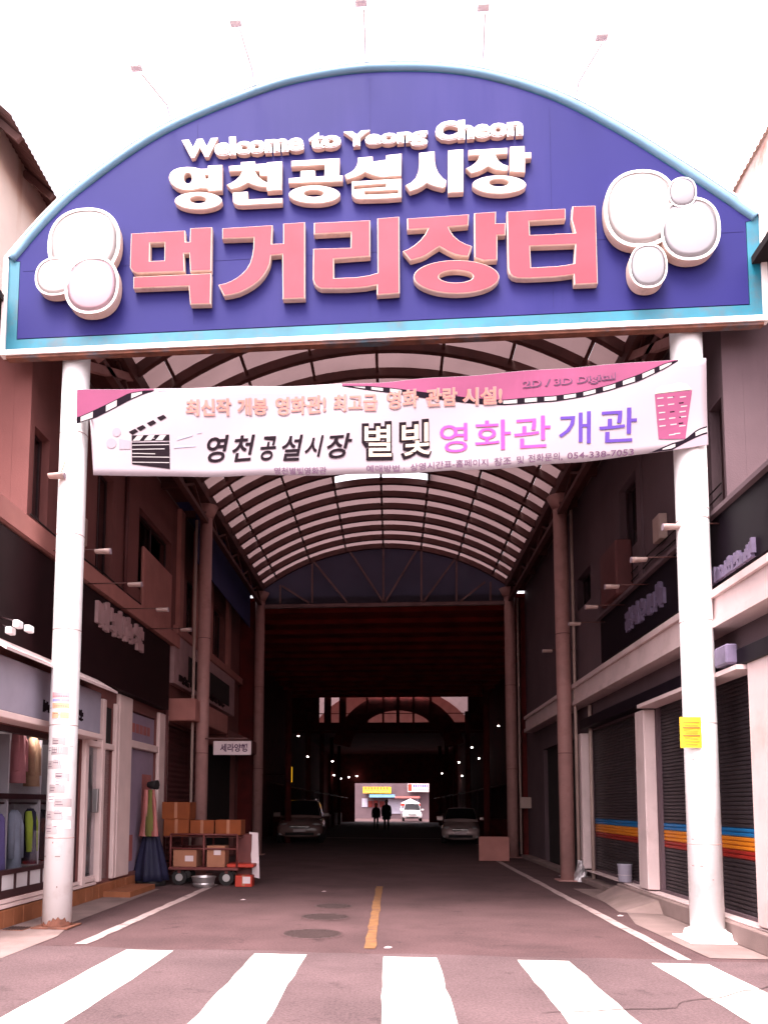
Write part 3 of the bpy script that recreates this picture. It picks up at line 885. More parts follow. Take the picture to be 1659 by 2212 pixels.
for k in range(15):
    z = 2.42 - k * .082 + rr.uniform(-.03, .03)
    a0 = rr.uniform(-50, 0)
    q = patch(-4.34, .183, a0, a0 + rr.uniform(45, 75), z - .055, z + .05, M['sticker_white' if k % 2 else 'sticker_grey'], pl, 'sticker', .003 + .0004 * k)
    for j in range(2):
        zz = z - .03 + j * .035
        patch(-4.34, .183, a0 + 6, a0 + rr.uniform(18, 34), zz, zz + .007, M['print_plum'], q, 'print', .009)
b = MB()
rr = random.Random(8)
vs_ = []
for i in range(41):
    a = 2 * math.pi * i / 40
    vs_ += [(-4.34 + .187 * math.sin(a), 10 - .187 * math.cos(a), .03), (-4.34 + .187 * math.sin(a), 10 - .187 * math.cos(a), .08 + .05 * rr.random() + .04 * math.sin(3 * a))]
b.add(vs_, [(2 * i, 2 * i + 2, 2 * i + 3, 2 * i + 1) for i in range(40)])
b.build('rusted_foot', M['rust'], pl, recalc=False)
# yellow notice taped on the right pillar
t = thing('yellow_notice', (3.62, 9.79, 2.31), 'yellow paper notice with dark lines of print taped to the right pillar', 'notice')
b = MB()
n = 8
vs_ = []
for i in range(n + 1):
    x = 3.475 + .245 * i / n
    y = 9.795 - .02 * math.sin(i / n * 2.2)
    vs_ += [(x, y, 2.315), (x, y, 2.69)]
b.add(vs_, [(2 * i, 2 * i + 2, 2 * i + 3, 2 * i + 1) for i in range(n)])
b.build('paper', M['notice_yellow'], t, recalc=False)
b = MB()
for z, w, h in ((2.62, .19, .008), (2.585, .16, .006), (2.55, .20, .018), (2.515, .17, .006), (2.49, .15, .006), (2.455, .20, .016), (2.42, .16, .006), (2.385, .18, .006), (2.35, .14, .006)):
    b.box(3.60 - w / 2, 3.60 + w / 2, 9.768, 9.7695, z, z + h)
b.build('print', M['print_brown'], t)

# floodlights on thin arms reaching out from the top of the sign
proto = None
for k, (x, z, xr) in enumerate(((-3.19, 10.91, -3.0), (-1.92, 11.42, -1.85), (-.34, 11.56, -.34), (1.16, 11.36, 1.2), (2.56, 10.84, 2.4))):
    lab = ('white floodlight on a thin arm above the sign, over the W of Welcome', 'white floodlight on a thin arm above the sign, between its left shoulder and its crown',
           'white floodlight on a thin arm in front of the crown of the arched sign', 'white floodlight on a thin arm above the sign, over the word Cheon', 'white floodlight on a thin arm nearest the right shoulder of the sign')[k]
    t = thing('sign_floodlight', (x, 8.9, z), lab, 'floodlight', 'floodlights above the arched sign')
    zt = np.interp(xr, [p[0] for p in ARC], [p[1] for p in ARC])
    MB().tube([(xr, 9.8, zt - .01), (xr, 9.5, zt + .05), (x, 9.0, z + .03)], .011, 6).build('arm', M['white_paint'], t)
    b = MB()
    b.cbox(x - .10, x + .04, 8.86, 8.95, z - .006, z + .022, .006)
    h = b.build('lamp_head', M['white_paint'], t)
    MB().box(x - .09, x + .03, 8.87, 8.94, z - .010, z - .0065).build('lens', M['white_acrylic'], h)

# ------------------------------------------------------------------ banner
ban = thing('street_banner', (0, 9.75, 5.8), 'white and pink cinema opening banner stretched between the gate pillars', 'banner')
TOPX = [-4.22, -4.1, -2.74, -1.74, -.88, -.16, .68, 1.5, 2.66, 3.93]
TOPZ = [7.15, 7.15, 7.08, 7.045, 7.03, 7.03, 7.05, 7.10, 7.17, 7.22]
BOTX = [-4.22, -3.95, -2.34, -.87, -.1, 1.2, 2.35, 3.65, 3.93]
BOTZ = [5.98, 5.95, 5.86, 5.82, 5.815, 5.83, 5.905, 6.06, 6.10]
btop = lambda x: float(np.interp(x, TOPX, TOPZ))
bbot = lambda x: float(np.interp(x, BOTX, BOTZ))
def by(x, z):
    u = (x + 4.22) / 8.15
    v = (z - 5.8) / 1.35
    return 9.775 - .10 * math.sin(math.pi * min(1, max(0, u))) + .016 * math.sin(5.1 * x + 1.2 * z) * math.sin(math.pi * min(1, max(0, u))) + .012 * math.sin(2.2 * x - 4 * z) - .02 * v
b = MB()
NX, NZ = 90, 12
vs_, fs_ = [], []
for i in range(NX + 1):
    x = -4.22 + 8.15 * i / NX
    for j in range(NZ + 1):
        z = bbot(x) + (btop(x) - bbot(x)) * j / NZ
        if x < -3.95:
            zb = 6.72 + (x + 4.22) * .5
            z = max(z, zb)
        vs_.append((x, by(x, z), z))
for i in range(NX):
    for j in range(NZ):
        a = i * (NZ + 1) + j
        q = (a, a + NZ + 1, a + NZ + 2, a + 1)
        fs_.append(q)
b.add(vs_, fs_, 0, True)
cl = b.build('cloth', M['banner'], ban, recalc=False)
sm_ = cl.modifiers.new('thickness', 'SOLIDIFY')
sm_.thickness = .002
sm_.offset = 1


def on_banner(name, loops, m, lift, parent=cl):
    """flat print lying on the cloth: loops are lists of faces of (x, z)"""
    b = MB()
    for poly in loops:
        b.add([(x, by(x, z) - lift, z) for x, z in poly], [list(range(len(poly)))])
    return b.build(name, m, parent, recalc=False)


def strip(xs, top, bot):
    return [[(xs[i], bot(xs[i])), (xs[i + 1], bot(xs[i + 1])), (xs[i + 1], top(xs[i + 1])), (xs[i], top(xs[i]))] for i in range(len(xs) - 1)]


def px2(p):
    q = on(p[0], p[1], y=9.72)
    return float(q[0]), float(q[2])


def curve_of(pts):
    w = sorted(px2(p) for p in pts)
    X, Z = [a for a, _ in w], [c for _, c in w]
    return lambda x: float(np.interp(x, X, Z)), X[0], X[-1]


ca = lambda x, y: (129.05 + x * .3457, 731.3 + y * .3457)
cb = lambda x, y: (645.3 + x * .2852, 760 + y * .2852)
cc = lambda x, y: (1075.4 + x * .3025, 752.8 + y * .3025)
# film strip and magenta corner, left
ft, xa, xb = curve_of([ca(112, 480), ca(220, 435), ca(340, 380), ca(430, 338), ca(520, 325), ca(592, 325)])
fb, _, _ = curve_of([ca(112, 520), ca(220, 487), ca(340, 430), ca(430, 385), ca(520, 350), ca(592, 330)])
xs = list(np.linspace(-4.21, xb, 24))
on_banner('magenta_corner', strip([x for x in xs if x < -2.95], lambda x: btop(x) - .003, lambda x: min(btop(x) - .004, ft(x))), M['magenta'], .004)
on_banner('film_strip', strip(xs, lambda x: min(btop(x) - .003, ft(x)), lambda x: min(btop(x) - .004, fb(x))), M['film_black'], .006)
for (xx, w) in ((-4.07, .17), (-3.73, .15), (-3.38, .15), (-3.02, .13)):
    on_banner('film_window', strip(list(np.linspace(xx - w / 2, xx + w / 2, 4)), lambda x: min(btop(x) - .01, ft(x) - .014), lambda x: min(btop(x) - .02, fb(x) + .014)), M['print_white'], .009)
# film strip, right
pt = [cb(330, 278), cb(540, 275), cb(700, 290), cb(960, 335), cb(1230, 358), cb(1560, 372), cc(150, 366), cc(400, 345), cc(600, 312), cc(800, 262), cc(1000, 190), cc(1200, 100), cc(1285, 80)]
pb = [cb(330, 282), cb(540, 310), cb(700, 330), cb(960, 378), cb(1230, 400), cb(1560, 412), cc(150, 408), cc(400, 388), cc(600, 352), cc(800, 305), cc(1000, 240), cc(1200, 140), cc(1290, 84)]
ft2, xa, xb = curve_of(pt)
fb2, _, _ = curve_of(pb)
xs = list(np.linspace(xa, xb, 50))
on_banner('magenta_field', strip(xs, lambda x: btop(x) - .003, lambda x: min(btop(x) - .004, ft2(x))), M['magenta'], .004)
on_banner('film_strip', strip(xs, lambda x: min(btop(x) - .003, ft2(x)), lambda x: min(btop(x) - .004, fb2(x))), M['film_black'], .006)
for p in [cb(460, 280), cb(595, 295), cb(735, 315), cb(1590, 387), cc(90, 388), cc(230, 385), cc(370, 372), cc(510, 352), cc(650, 322), cc(790, 283), cc(930, 237), cc(1070, 178), cc(1195, 112)]:
    xx = px2(p)[0]
    on_banner('film_window', strip(list(np.linspace(xx - .075, xx + .075, 4)), lambda x: min(btop(x) - .01, ft2(x) - .014), lambda x: min(btop(x) - .02, fb2(x) + .014)), M['print_white'], .009)
# film strip across the lower right corner
ft3, xa, xb = curve_of([cc(1080, 742), cc(1250, 665), cc(1340, 640), cc(1430, 565), cc(1495, 540)])
fb3, _, _ = curve_of([cc(1080, 746), cc(1250, 715), cc(1340, 665), cc(1430, 620), cc(1495, 595)])
xs = list(np.linspace(xa, 3.92, 16))
on_banner('magenta_corner', strip([x for x in xs if x > 3.0], lambda x: max(bbot(x) + .006, fb3(x)), lambda x: bbot(x) + .004), M['print_pale_grey'], .004)
on_banner('film_strip', strip(xs, lambda x: max(bbot(x) + .006, ft3(x)), lambda x: max(bbot(x) + .004, fb3(x))), M['film_black'], .006)
for p in (cc(1225, 690), cc(1465, 580)):
    xx = px2(p)[0]
    on_banner('film_window', strip(list(np.linspace(xx - .08, min(3.92, xx + .08), 4)), lambda x: ft3(x) - .02, lambda x: max(bbot(x) + .02, fb3(x) + .02)), M['print_white'], .009)


def print_text(text, bl, br, tl, m, lift=.011, off=.0, shear=0., name='lettering'):
    vs_, fs_ = glyphs(text, off, shear)
    pts = fit(vs_, px2(bl), px2(br), px2(tl))
    b = MB()
    b.add([(x, by(x, z) - lift, z) for x, z in pts], fs_)
    return b.build(name, m, cl, recalc=False)


# salmon headline, one word after another along the sag
for wtxt, l, r, ybl, ybr, ytl in (('최신작', 404, 502, 901, 901, 866), ('개봉', 515.5, 580, 901, 900, 866), ('영화관!', 597, 706, 900, 897, 862), ('최고급', 722, 816, 897, 893, 860),
                                 ('영화', 836, 904, 890, 886, 852), ('관람', 920, 987, 886, 881, 849), ('시설!', 999, 1084, 880, 875, 844)):
    print_text(wtxt, (l, ybl + 1.5), (r, ybr + 1.5), (l, ytl - 1), M['print_shade'], .011, .045)
    print_text(wtxt, (l - 1, ybl), (r - 1, ybr), (l - 1, ytl), M['print_salmon'], .014, .02)
for ch, l, r, yb_, yt_ in (('영', 445, 492, 999, 943), ('천', 501, 549, 999, 944), ('공', 562, 596, 999, 947), ('설', 608, 652, 999, 944), ('시', 658, 697, 991, 947), ('장', 705, 759, 995, 944)):
    print_text(ch, (l, yb_ + 1), (r, yb_ - 1), (l + 4, yt_), M['print_dark'], .011, .018, .15)
for ch, l, r, yb_, yt_ in (('별', 782, 849, 999, 917), ('빛', 862, 932, 995, 913)):
    print_text(ch, (l, yb_ + 1), (r, yb_ - 3), (l, yt_ + 1), M['print_dark'], .011, .055)
    print_text(ch, (l + 6, yb_ - 7), (r - 3, yb_ - 10), (l + 6, yt_ + 8), M['print_cream'], .014, .012)
for ch, l, r, yb_, yt_ in (('영', 949, 1009, 984, 919), ('화', 1025, 1102, 977, 910), ('관', 1109, 1187, 973, 903)):
    print_text(ch, (l, yb_), (r, yb_ - 4), (l, yt_ + 2), M['print_pink'], .011, .006)
for ch, l, r, yb_, yt_ in (('개', 1205, 1275, 963, 893), ('관', 1293, 1375, 957, 884)):
    print_text(ch, (l, yb_), (r, yb_ - 5), (l, yt_ + 2), M['print_purple'], .011, .008)
print_text('2D / 3D Digital', (1128, 848), (1328, 826), (1128, 828), M['print_plum'], .011, .05)
print_text('2D / 3D Digital', (1127, 846), (1326, 824), (1127, 828), M['magenta'], .014, .012)
for wtxt, l, r, ybl, ybr, ytl in (('영천별빛영화관', 594, 706, 1029, 1027, 1014), ('예매방법 :', 792, 874, 1024, 1021, 1009), ('상영시간표-홈페이지', 886, 1053, 1020, 1010, 1004), ('참조', 1066, 1103, 1009, 1006, 992),
                                  ('및', 1115, 1130, 1005, 1004, 989), ('전화문의,', 1139, 1213, 1003, 997, 986), ('054-338-7053', 1224, 1369, 993, 981, 980)):
    print_text(wtxt, (l, ybl), (r, ybr), (l, ytl), M['print_plum'], .011, .006)

# printed clapper board, camera, splash and popcorn cup
PX = lambda pts: [px2(p) for p in pts]
on_banner('clapper_print', [PX([ca(452, 650), ca(690, 650), ca(690, 815), ca(452, 782)])], M['print_dark'], .008)
on_banner('clapper_lines', [PX([ca(455, y0), ca(x1, y0 + (6 if y0 > 700 else 0)), ca(x1, y0 + 5 + (6 if y0 > 700 else 0)), ca(455, y0 + 5)]) for y0, x1 in ((664, 688), (690, 660), (714, 600), (735, 688), (768, 688))], M['print_white'], .0095)
on_banner('clapper_print', [PX([ca(452, 605), ca(690, 605), ca(690, 642), ca(452, 642)])], M['print_dark'], .008)
on_banner('clapper_print', [PX([ca(x, y), ca(x + 42, y - 18), ca(x + 62, y), ca(x + 24, y + 20)]) for x, y in ((432, 582), (482, 560), (548, 532), (612, 500))], M['print_dark'], .008)
on_banner('clapper_lines', [PX([ca(x, 640), ca(x + 45, 640), ca(x + 70, 608), ca(x + 30, 608)]) for x in (458, 530, 602)], M['print_white'], .0095)
circ = lambda cx, cy, r: PX([ca(cx + r * math.cos(t), cy - r * math.sin(t)) for t in [2 * math.pi * i / 18 for i in range(18)]])
on_banner('camera_print', [circ(355, 582, 28), circ(322, 652, 32), PX([ca(372, 690), ca(445, 690), ca(445, 640), ca(372, 625)])], M['print_pale_grey'], .008)
on_banner('splash_print', [PX([ca(735, 640), ca(830, 612), ca(835, 602), ca(740, 618)]), PX([ca(715, 688), ca(850, 676), ca(850, 668), ca(725, 668)]), PX([ca(860, 598), ca(890, 592), ca(890, 586), ca(862, 590)])], M['print_pale_blue'], .008)
on_banner('popcorn_print', [PX([cc(1118 + 24 * k / 6 * 1.4, 330 + 310 * k / 6), cc(1390 - 45 * k / 6, 290 + 345 * k / 6), cc(1390 - 45 * (k - 1) / 6, 290 + 345 * (k - 1) / 6), cc(1118 + 24 * (k - 1) / 6 * 1.4, 330 + 310 * (k - 1) / 6)]) for k in range(1, 7)], M['magenta'], .008)
on_banner('popcorn_print', [PX([cc(1118, 325), cc(1130, 290), cc(1165, 268), cc(1230, 258), cc(1290, 240), cc(1350, 250), cc(1385, 285), cc(1250, 305)])], M['print_cream'], .0085)
on_banner('popcorn_marks', [PX([cc(x, y), cc(x + 46, y - 6), cc(x + 46, y + 2), cc(x, y + 9)]) for x, y in ((1135, 352), (1210, 345), (1300, 338), (1140, 405), (1215, 392), (1310, 402), (1150, 452), (1300, 440), (1150, 500), (1225, 488), (1305, 476), (1155, 545), (1235, 532), (1300, 540), (1225, 605), (1262, 596))], M['print_white'], .0105)
on_banner('popcorn_marks', [PX([cc(x, y), cc(x + 34, y - 5), cc(x + 34, y + 3), cc(x, y + 8)]) for x, y in ((1225, 342), (1295, 380), (1230, 444), (1300, 478), (1295, 522))], M['print_dark'], .0105)
# banner cords tied back to the pillars
for pts_ in ([(-4.2, 9.775, 6.74), (-4.36, 9.80, 6.2), (-4.44, 9.82, 5.98)], [(-4.22, 9.775, 7.14), (-4.34, 9.806, 7.20)], [(3.93, 9.775, 7.2), (3.97, 9.86, 7.25)]):
    MB().tube(pts_, .009, 6).build('cord', M['print_cream'], ban)

# ------------------------------------------------------------------ glazed arcade roof
arc = thing('arcade_roof', (-.28, 17.5, 0), 'barrel vaulted arcade roof of translucent panels on steel arches and tall columns', 'arcade roof')
XC, RR, ZC = -.28, 6.74, 3.36
AM = math.asin(3.98 / RR)
def arc_pt(a, r, y): return (XC + r * math.sin(a), y, ZC + r * math.cos(a))
PITCH_Y = .86
ribY = [25 - PITCH_Y * k for k in range(18)]
D = math.radians(10.55)
CUTS = [-AM, -3 * D, -2 * D, -D, 0, D, 2 * D, 3 * D, AM]
RAISE = .36
def raised(i, k): return 6 <= k < 12 and i in (3, 4)      # the ridge monitor
rib_mesh = None
for k, y in enumerate(ribY):
    b = MB()
    n = 26
    rings_ = []
    for i in range(n + 1):
        a = -AM + 2 * AM * i / n
        rings_.append([arc_pt(a, RR - .14, y - .06), arc_pt(a, RR - .14, y + .06), arc_pt(a, RR + .02, y + .06), arc_pt(a, RR + .02, y - .06)])
    b.rings(rings_, smooth=False)
    if k in (6, 12):
        pass
    b.build('rib', M['rib'], arc)
for k in range(17):
    y0, y1 = ribY[k + 1] + .052, ribY[k] - .052
    for i in range(8):
        b = MB()
        a0, a1 = CUTS[i] + .004, CUTS[i + 1] - .004
        dz = RAISE if raised(i, k) else 0
        vs_ = []
        m = 4
        for q in range(m + 1):
            a = a0 + (a1 - a0) * q / m
            for yy in (ribY[k + 1] + .004, ribY[k] - .004):
                p = arc_pt(a, RR + .03, yy)
                vs_.append((p[0], p[1], p[2] + dz))
        b.add(vs_, [(2 * q, 2 * q + 2, 2 * q + 3, 2 * q + 1) for q in range(m)])
        b.build('roof_panel', M['panel'], arc, recalc=False)
for i, a in enumerate(CUTS):
    b = MB()
    p0, p1 = arc_pt(a, RR - .03, ribY[-1]), arc_pt(a, RR - .03, 25.04)
    b.bar(p0, p1, .055, .09, up=(math.sin(a), 0, math.cos(a)))
    b.build('purlin', M['rib'], arc)
# raised ridge monitor frame
b = MB()
for y in (ribY[6], ribY[8], ribY[10], ribY[12]):
    for a in (-D, 0, D):
        p = arc_pt(a, RR + .02, y)
        if a or y in (ribY[6], ribY[12]):
            b.box(p[0] - .03, p[0] + .03, y - .03, y + .03, p[2], p[2] + RAISE)
for y in ribY[6:13]:
    rings_ = []
    for q in range(9):
        a = -D + 2 * D * q / 8
        rings_.append([(p[0], p[1], p[2] + RAISE) for p in (arc_pt(a, RR - .03, y - .03), arc_pt(a, RR - .03, y + .03), arc_pt(a, RR + .02, y + .03), arc_pt(a, RR + .02, y - .03))])
    b.rings(rings_, smooth=False)
for a in (-D, 0, D):
    p0, p1 = arc_pt(a, RR + .0, ribY[12]), arc_pt(a, RR, ribY[6])
    b.bar((p0[0], p0[1], p0[2] + RAISE), (p1[0], p1[1], p1[2] + RAISE), .05, .05)
b.build('ridge_monitor_frame', M['rib'], arc)
# side beams and side soffits
for x, s in ((-4.30, -1), (3.74, 1)):
    MB().box(x - .11, x + .11, 10.3, 25.1, 8.56, 8.82).build('side_beam', M['rib'], arc)
    MB().box(x - .06, x + .06, 10.3, 25.1, 8.1, 8.2).build('lower_rail', M['rib'], arc)
    b = MB()
    for j in range(10):
        y = 10.6 + j * 1.6
        b.bar((x, y, 8.2), (x, y + .8, 8.56), .05, .05)
        b.bar((x, y + .8, 8.56), (x, y + 1.6, 8.2), .05, .05) if j < 9 else None
    b.build('side_lattice', M['rib'], arc)
MB().box(-5.3, -4.412, 10.2, 17.3, 8.602, 8.74).build('side_soffit', M['soffit'], arc)
MB().box(-5.3, -4.412, 17.302, 25.1, 8.602, 8.74).build('side_soffit', M['blue_soffit'], arc)
MB().box(3.852, 4.6, 10.2, 25.1, 8.652, 8.74).build('side_soffit', M['soffit'], arc)
# hanging navy side sheet between second and third columns on the left
MB().box(-4.60, -4.57, 17.6, 24.6, 7.3, 8.69).build('side_sheet', M['blue_soffit'], arc)
# joists between beam and building walls
for j in range(9):
    y = 10.9 + j * 1.75
    MB().box(-4.99, -4.42, y - .06, y + .06, 8.45, 8.60).build('joist', M['soffit'], arc)
    MB().box(3.86, 4.24, y - .06, y + .06, 8.45, 8.65).build('joist', M['soffit'], arc)
# columns
def column(x, y, r, top, pipe, parent=arc):
    b = MB()
    b.tube([(x, y, 0), (x, y, top)], r, 20)
    c = b.build('column', M['column'], parent)
    b = MB()
    b.tube([(x, y, top - .30), (x, y, top - .02)], [r * 1.05, r * 1.9], 20)
    b.build('column_head', M['column'], c)
    for z in (2.75, 5.4):
        MB().tube([(x, y, z), (x, y, z + .012)], r + .006, 20).build('joint_band', M['rib'], c)
    MB().cbox(x - .24, x + .24, y - .24, y + .24, .002, .03, .006).build('base_plate', M['column'], c)
    if pipe:
        px_ = x + pipe * (r + .07)
        MB().tube([(px_, y - .06, .12), (px_, y - .06, top - .35)], .035, 8).build('drain_pipe', M['pvc'], c)
    return c


c2l = column(-4.32, 17.5, .145, 8.56, -1)
c2r = column(3.77, 17.5, .155, 8.56, 1)
c3l = column(-4.32, 25.0, .16, 8.56, 0)
c3r = column(3.74, 25.0, .17, 8.56, 1)
b = MB()
rr = random.Random(5)
rings_ = []
for i in range(7):
    z = .002 + i * .075
    rad = .17 - i * .018
    rings_.append([(4.02 + (rad + rr.uniform(-.02, .02)) * math.cos(t), 17.38 + (rad + rr.uniform(-.02, .02)) * math.sin(t), z) for t in [2 * math.pi * k / 12 for k in range(12)]])
b.rings(rings_, smooth=False)
b.build('foil_wrap', M['foil'], c2r)
q = on(1135, 1734, y=24.7)
MB().cbox(q[0] - .18, q[0] + .18, 24.6, 24.76, q[2] - .17, q[2] + .17, .012).build('junction_box', M['pvc'], c3r)
# end gable truss
gb = MB()
loopA = [(XC + (RR + .03) * math.sin(-AM + 2 * AM * i / 30), ZC + (RR + .03) * math.cos(-AM + 2 * AM * i / 30)) for i in range(31)]
gb.prism(loopA[::-1] + [(-4.25, 8.14), (3.7, 8.14)], 25.07, 25.09)
gb.build('gable_sheet', M['truss_sheet'], arc)
b = MB()
c4 = lambda x, y: ((700 + x * .6028) / 1.3948, (1000 + y * .6028) / 1.3948)
def tb(p, q, w=.06):
    P, Q = on(*c4(*p), y=25.0), on(*c4(*q), y=25.0)
    MB().bar((P[0], 25.0, P[2]), (Q[0], 25.0, Q[2]), w, w).build('truss_bar', M['truss_paint'], arc)
for p, q in (((240, 1265), (240, 1358)), ((400, 1130), (400, 1356)), ((755, 1052), (755, 1350)), ((945, 1068), (945, 1350)), ((1120, 1140), (1120, 1348)), ((1290, 1250), (1290, 1345)),
             ((568, 1068), (755, 1350)), ((935, 1068), (765, 1350)), ((405, 1145), (575, 1354)), ((1112, 1135), (955, 1350)), ((250, 1270), (385, 1356)), ((1262, 1250), (1140, 1346)), ((565, 1068), (565, 1080))):
    tb(p, q)
MB().box(-4.2, 3.62, 24.93, 25.06, 8.02, 8.138).build('bottom_chord', M['truss_paint'], arc)
# bracing behind the sign
b = MB()
for s, x in ((-1, -4.3), (1, 3.74)):
    b.bar((x, 10.2, 7.75), (x, 12.0, 8.6), .12, .12)
    b.bar((x, 10.2, 8.69), (x + s * -.9, 10.35, 8.95), .12, .12)
    b.bar((x - s * .1, 10.25, 7.9), (x - s * 1.2, 10.25, 8.75), .14, .14)
b.build('brace', M['column'], arc)

# ------------------------------------------------------------------ buildings along the street
lb = thing('shop_building', (-8, 16, 0), 'two storey pink rendered shop building along the left side of the arcade', 'shop building')
holesL = [(10.2, 10.68, 5.6, 6.9), (12.55, 13.3, 5.5, 7.4), (14.75, 17.0, 5.85, 7.5), (18.4, 19.6, 5.8, 7.2), (21.2, 22.6, 5.8, 7.2),
          (9.3, 12.25, .36, 2.62), (12.4, 13.62, .3, 3.3), (14.5, 16.22, .3, 3.4), (16.95, 20.4, .05, 3.4), (20.8, 24.6, .05, 3.3)]
b = MB()
wall_open(b, -5.25, -5.0, 8.35, 25.2, 0, 5.40, holesL)
wall_open(b, -5.25, -5.0, 10.06, 25.2, 5.402, 8.55, holesL)
b.box(-12, -5.252, 10.06, 10.3, 5.402, 8.55)
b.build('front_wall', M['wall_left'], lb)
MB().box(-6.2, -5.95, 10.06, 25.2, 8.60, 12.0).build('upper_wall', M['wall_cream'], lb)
MB().box(-6.2, -5.0, 10.06, 25.2, 8.552, 8.598).build('flat_roof', M['concrete'], lb)
b = MB()
b.box(-12, -5.252, 8.35, 8.6, 0, 5.4); b.box(-12, -6.202, 10.06, 10.3, 8.552, 11.7); b.box(-11.748, -5.252, 8.602, 10.058, 5.3, 5.4); b.box(-12, -11.75, 8.602, 25.2, 0, 10.1); b.box(-11.748, -5.252, 24.95, 25.2, 0, 10.1); b.box(-11.748, -6.9, 8.602, 24.948, 5.0, 5.12)
b.build('side_wall', M['wall_cream'], lb)
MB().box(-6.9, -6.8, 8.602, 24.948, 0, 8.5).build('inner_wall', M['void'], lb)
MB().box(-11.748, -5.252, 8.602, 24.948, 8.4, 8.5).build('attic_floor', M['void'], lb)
# corrugated roof with overhang
b = MB()
vs_, fs_ = [], []
N = 620
for i in range(N + 1):
    y = 9.9 + 15.5 * i / N
    h = .013 * (1 if (i // 2) % 2 else -1)
    for (x, z) in ((-5.42, 11.42), (-6.1, 12.08), (-8.9, 14.7)):
        vs_.append((x, y, z + h))
for i in range(N):
    for j in range(2):
        a = i * 3 + j
        fs_.append((a, a + 3, a + 4, a + 1))
b.add(vs_, fs_)
o = b.build('corrugated_roof', M['brown_sheet'], lb, recalc=False)
for y in (10.3, 11.4, 12.5, 13.6, 14.8, 16.2, 17.6, 19.0):
    MB().bar((-5.46, y, 11.36), (-5.95, y, 11.82), .06, .10).build('rafter', M['brown_sheet'], lb)
MB().box(-5.0, -4.8, 8.35, 17.2, 5.12, 5.40).build('ledge', M['ledge'], lb)
MB().box(-5.0, -4.88, 17.3, 25.1, 5.5, 5.7).build('ledge', M['ledge'], lb)
# upper windows
for (y0, y1, z0, z1) in holesL[:5]:
    f = MB()
    f.box(-5.16, -5.12, y0, y1, z0, z0 + .05); f.box(-5.16, -5.12, y0, y1, z1 - .05, z1)
    f.box(-5.16, -5.12, y0, y0 + .05, z0 + .05, z1 - .05); f.box(-5.16, -5.12, y1 - .05, y1, z0 + .05, z1 - .05); f.box(-5.16, -5.12, (y0 + y1) / 2 - .025, (y0 + y1) / 2 + .025, z0 + .05, z1 - .05)
    w = f.build('window', M['frame_dark'], lb)
    MB().box(-5.145, -5.135, y0 + .05, y1 - .05, z0 + .05, z1 - .05).build('pane', M['glass'], w)
MB().cbox(-4.998, -4.93, 14.9, 16.9, 5.42, 6.75, .02).build('window_board', M['ledge'], lb)
for y0_ in (17.45, 18.95, 20.5, 22.9):
    MB().box(-4.999, -4.90, y0_, y0_ + .35, 5.71, 8.5).build('pilaster', M['ledge'], lb)
for z, sag in ((5.50, .05), (5.58, .03)):
    MB().tube([(-4.97, 10.1 + 1.4 * k / 2, z - sag * abs(math.sin(k * math.pi / 4))) for k in range(10)], .012, 6).build('cable', M['void'], lb)
MB().cbox(-4.999, -4.86, 11.5, 11.85, 5.7, 6.15, .01).build('meter_box', M['pvc'], lb)
MB().tube([(-4.95, 13.9, 5.42), (-4.95, 13.9, 8.5)], .04, 8).build('drain_pipe', M['shutter_brown'], lb)
# fascia signs
f1 = MB().box(-4.999, -4.86, 8.6, 16.6, 3.95, 5.08).build('fascia_board', M['fascia_left'], lb)
b = MB()
def put_left(mb, u, v, w, h):
    y0 = 12.2 + u * .62
    mb.box(-4.86, -4.80, y0, y0 + w * .62, 4.5 + v * .52, 4.5 + (v + h) * .52) if h > 0 else mb.box(-4.86, -4.80, y0, y0 + w * .62, 4.5 + (v + h) * .52, 4.5 + v * .52)
strokes_text(b, put_left, 4, 11)
b.build('raised_letter', M['dusty_letter'], lb)
MB().box(-4.999, -4.8, 8.6, 16.4, 3.62, 3.945).build('awning_band', M['fascia_left'], lb)
f2 = MB().box(-4.999, -4.84, 16.9, 23.6, 4.3, 5.42).build('fascia_board', M['dusty_letter'], lb)
MB().box(-4.84, -4.83, 18.1, 22.8, 4.5, 5.12).build('dark_patch', M['void'], f2)
b = MB()
def put_l2(mb, u, v, w, h):
    y0 = 17.2 + u * 1.0
    za, zb_ = sorted((4.36 + v * .2, 4.36 + (v + h) * .2))
    mb.box(-4.835, -4.815, y0, y0 + w, za, zb_)
strokes_text(b, put_l2, 5, 5)
b.build('raised_letter', M['fascia_left'], f2)
MB().cbox(-4.998, -4.35, 16.95, 20.4, 3.45, 3.95, .02).build('canopy_box', M['ledge'], lb)
MB().cbox(-4.998, -4.35, 20.45, 25.0, 3.2, 3.6, .02).build('canopy_box', M['wall_left'], lb)
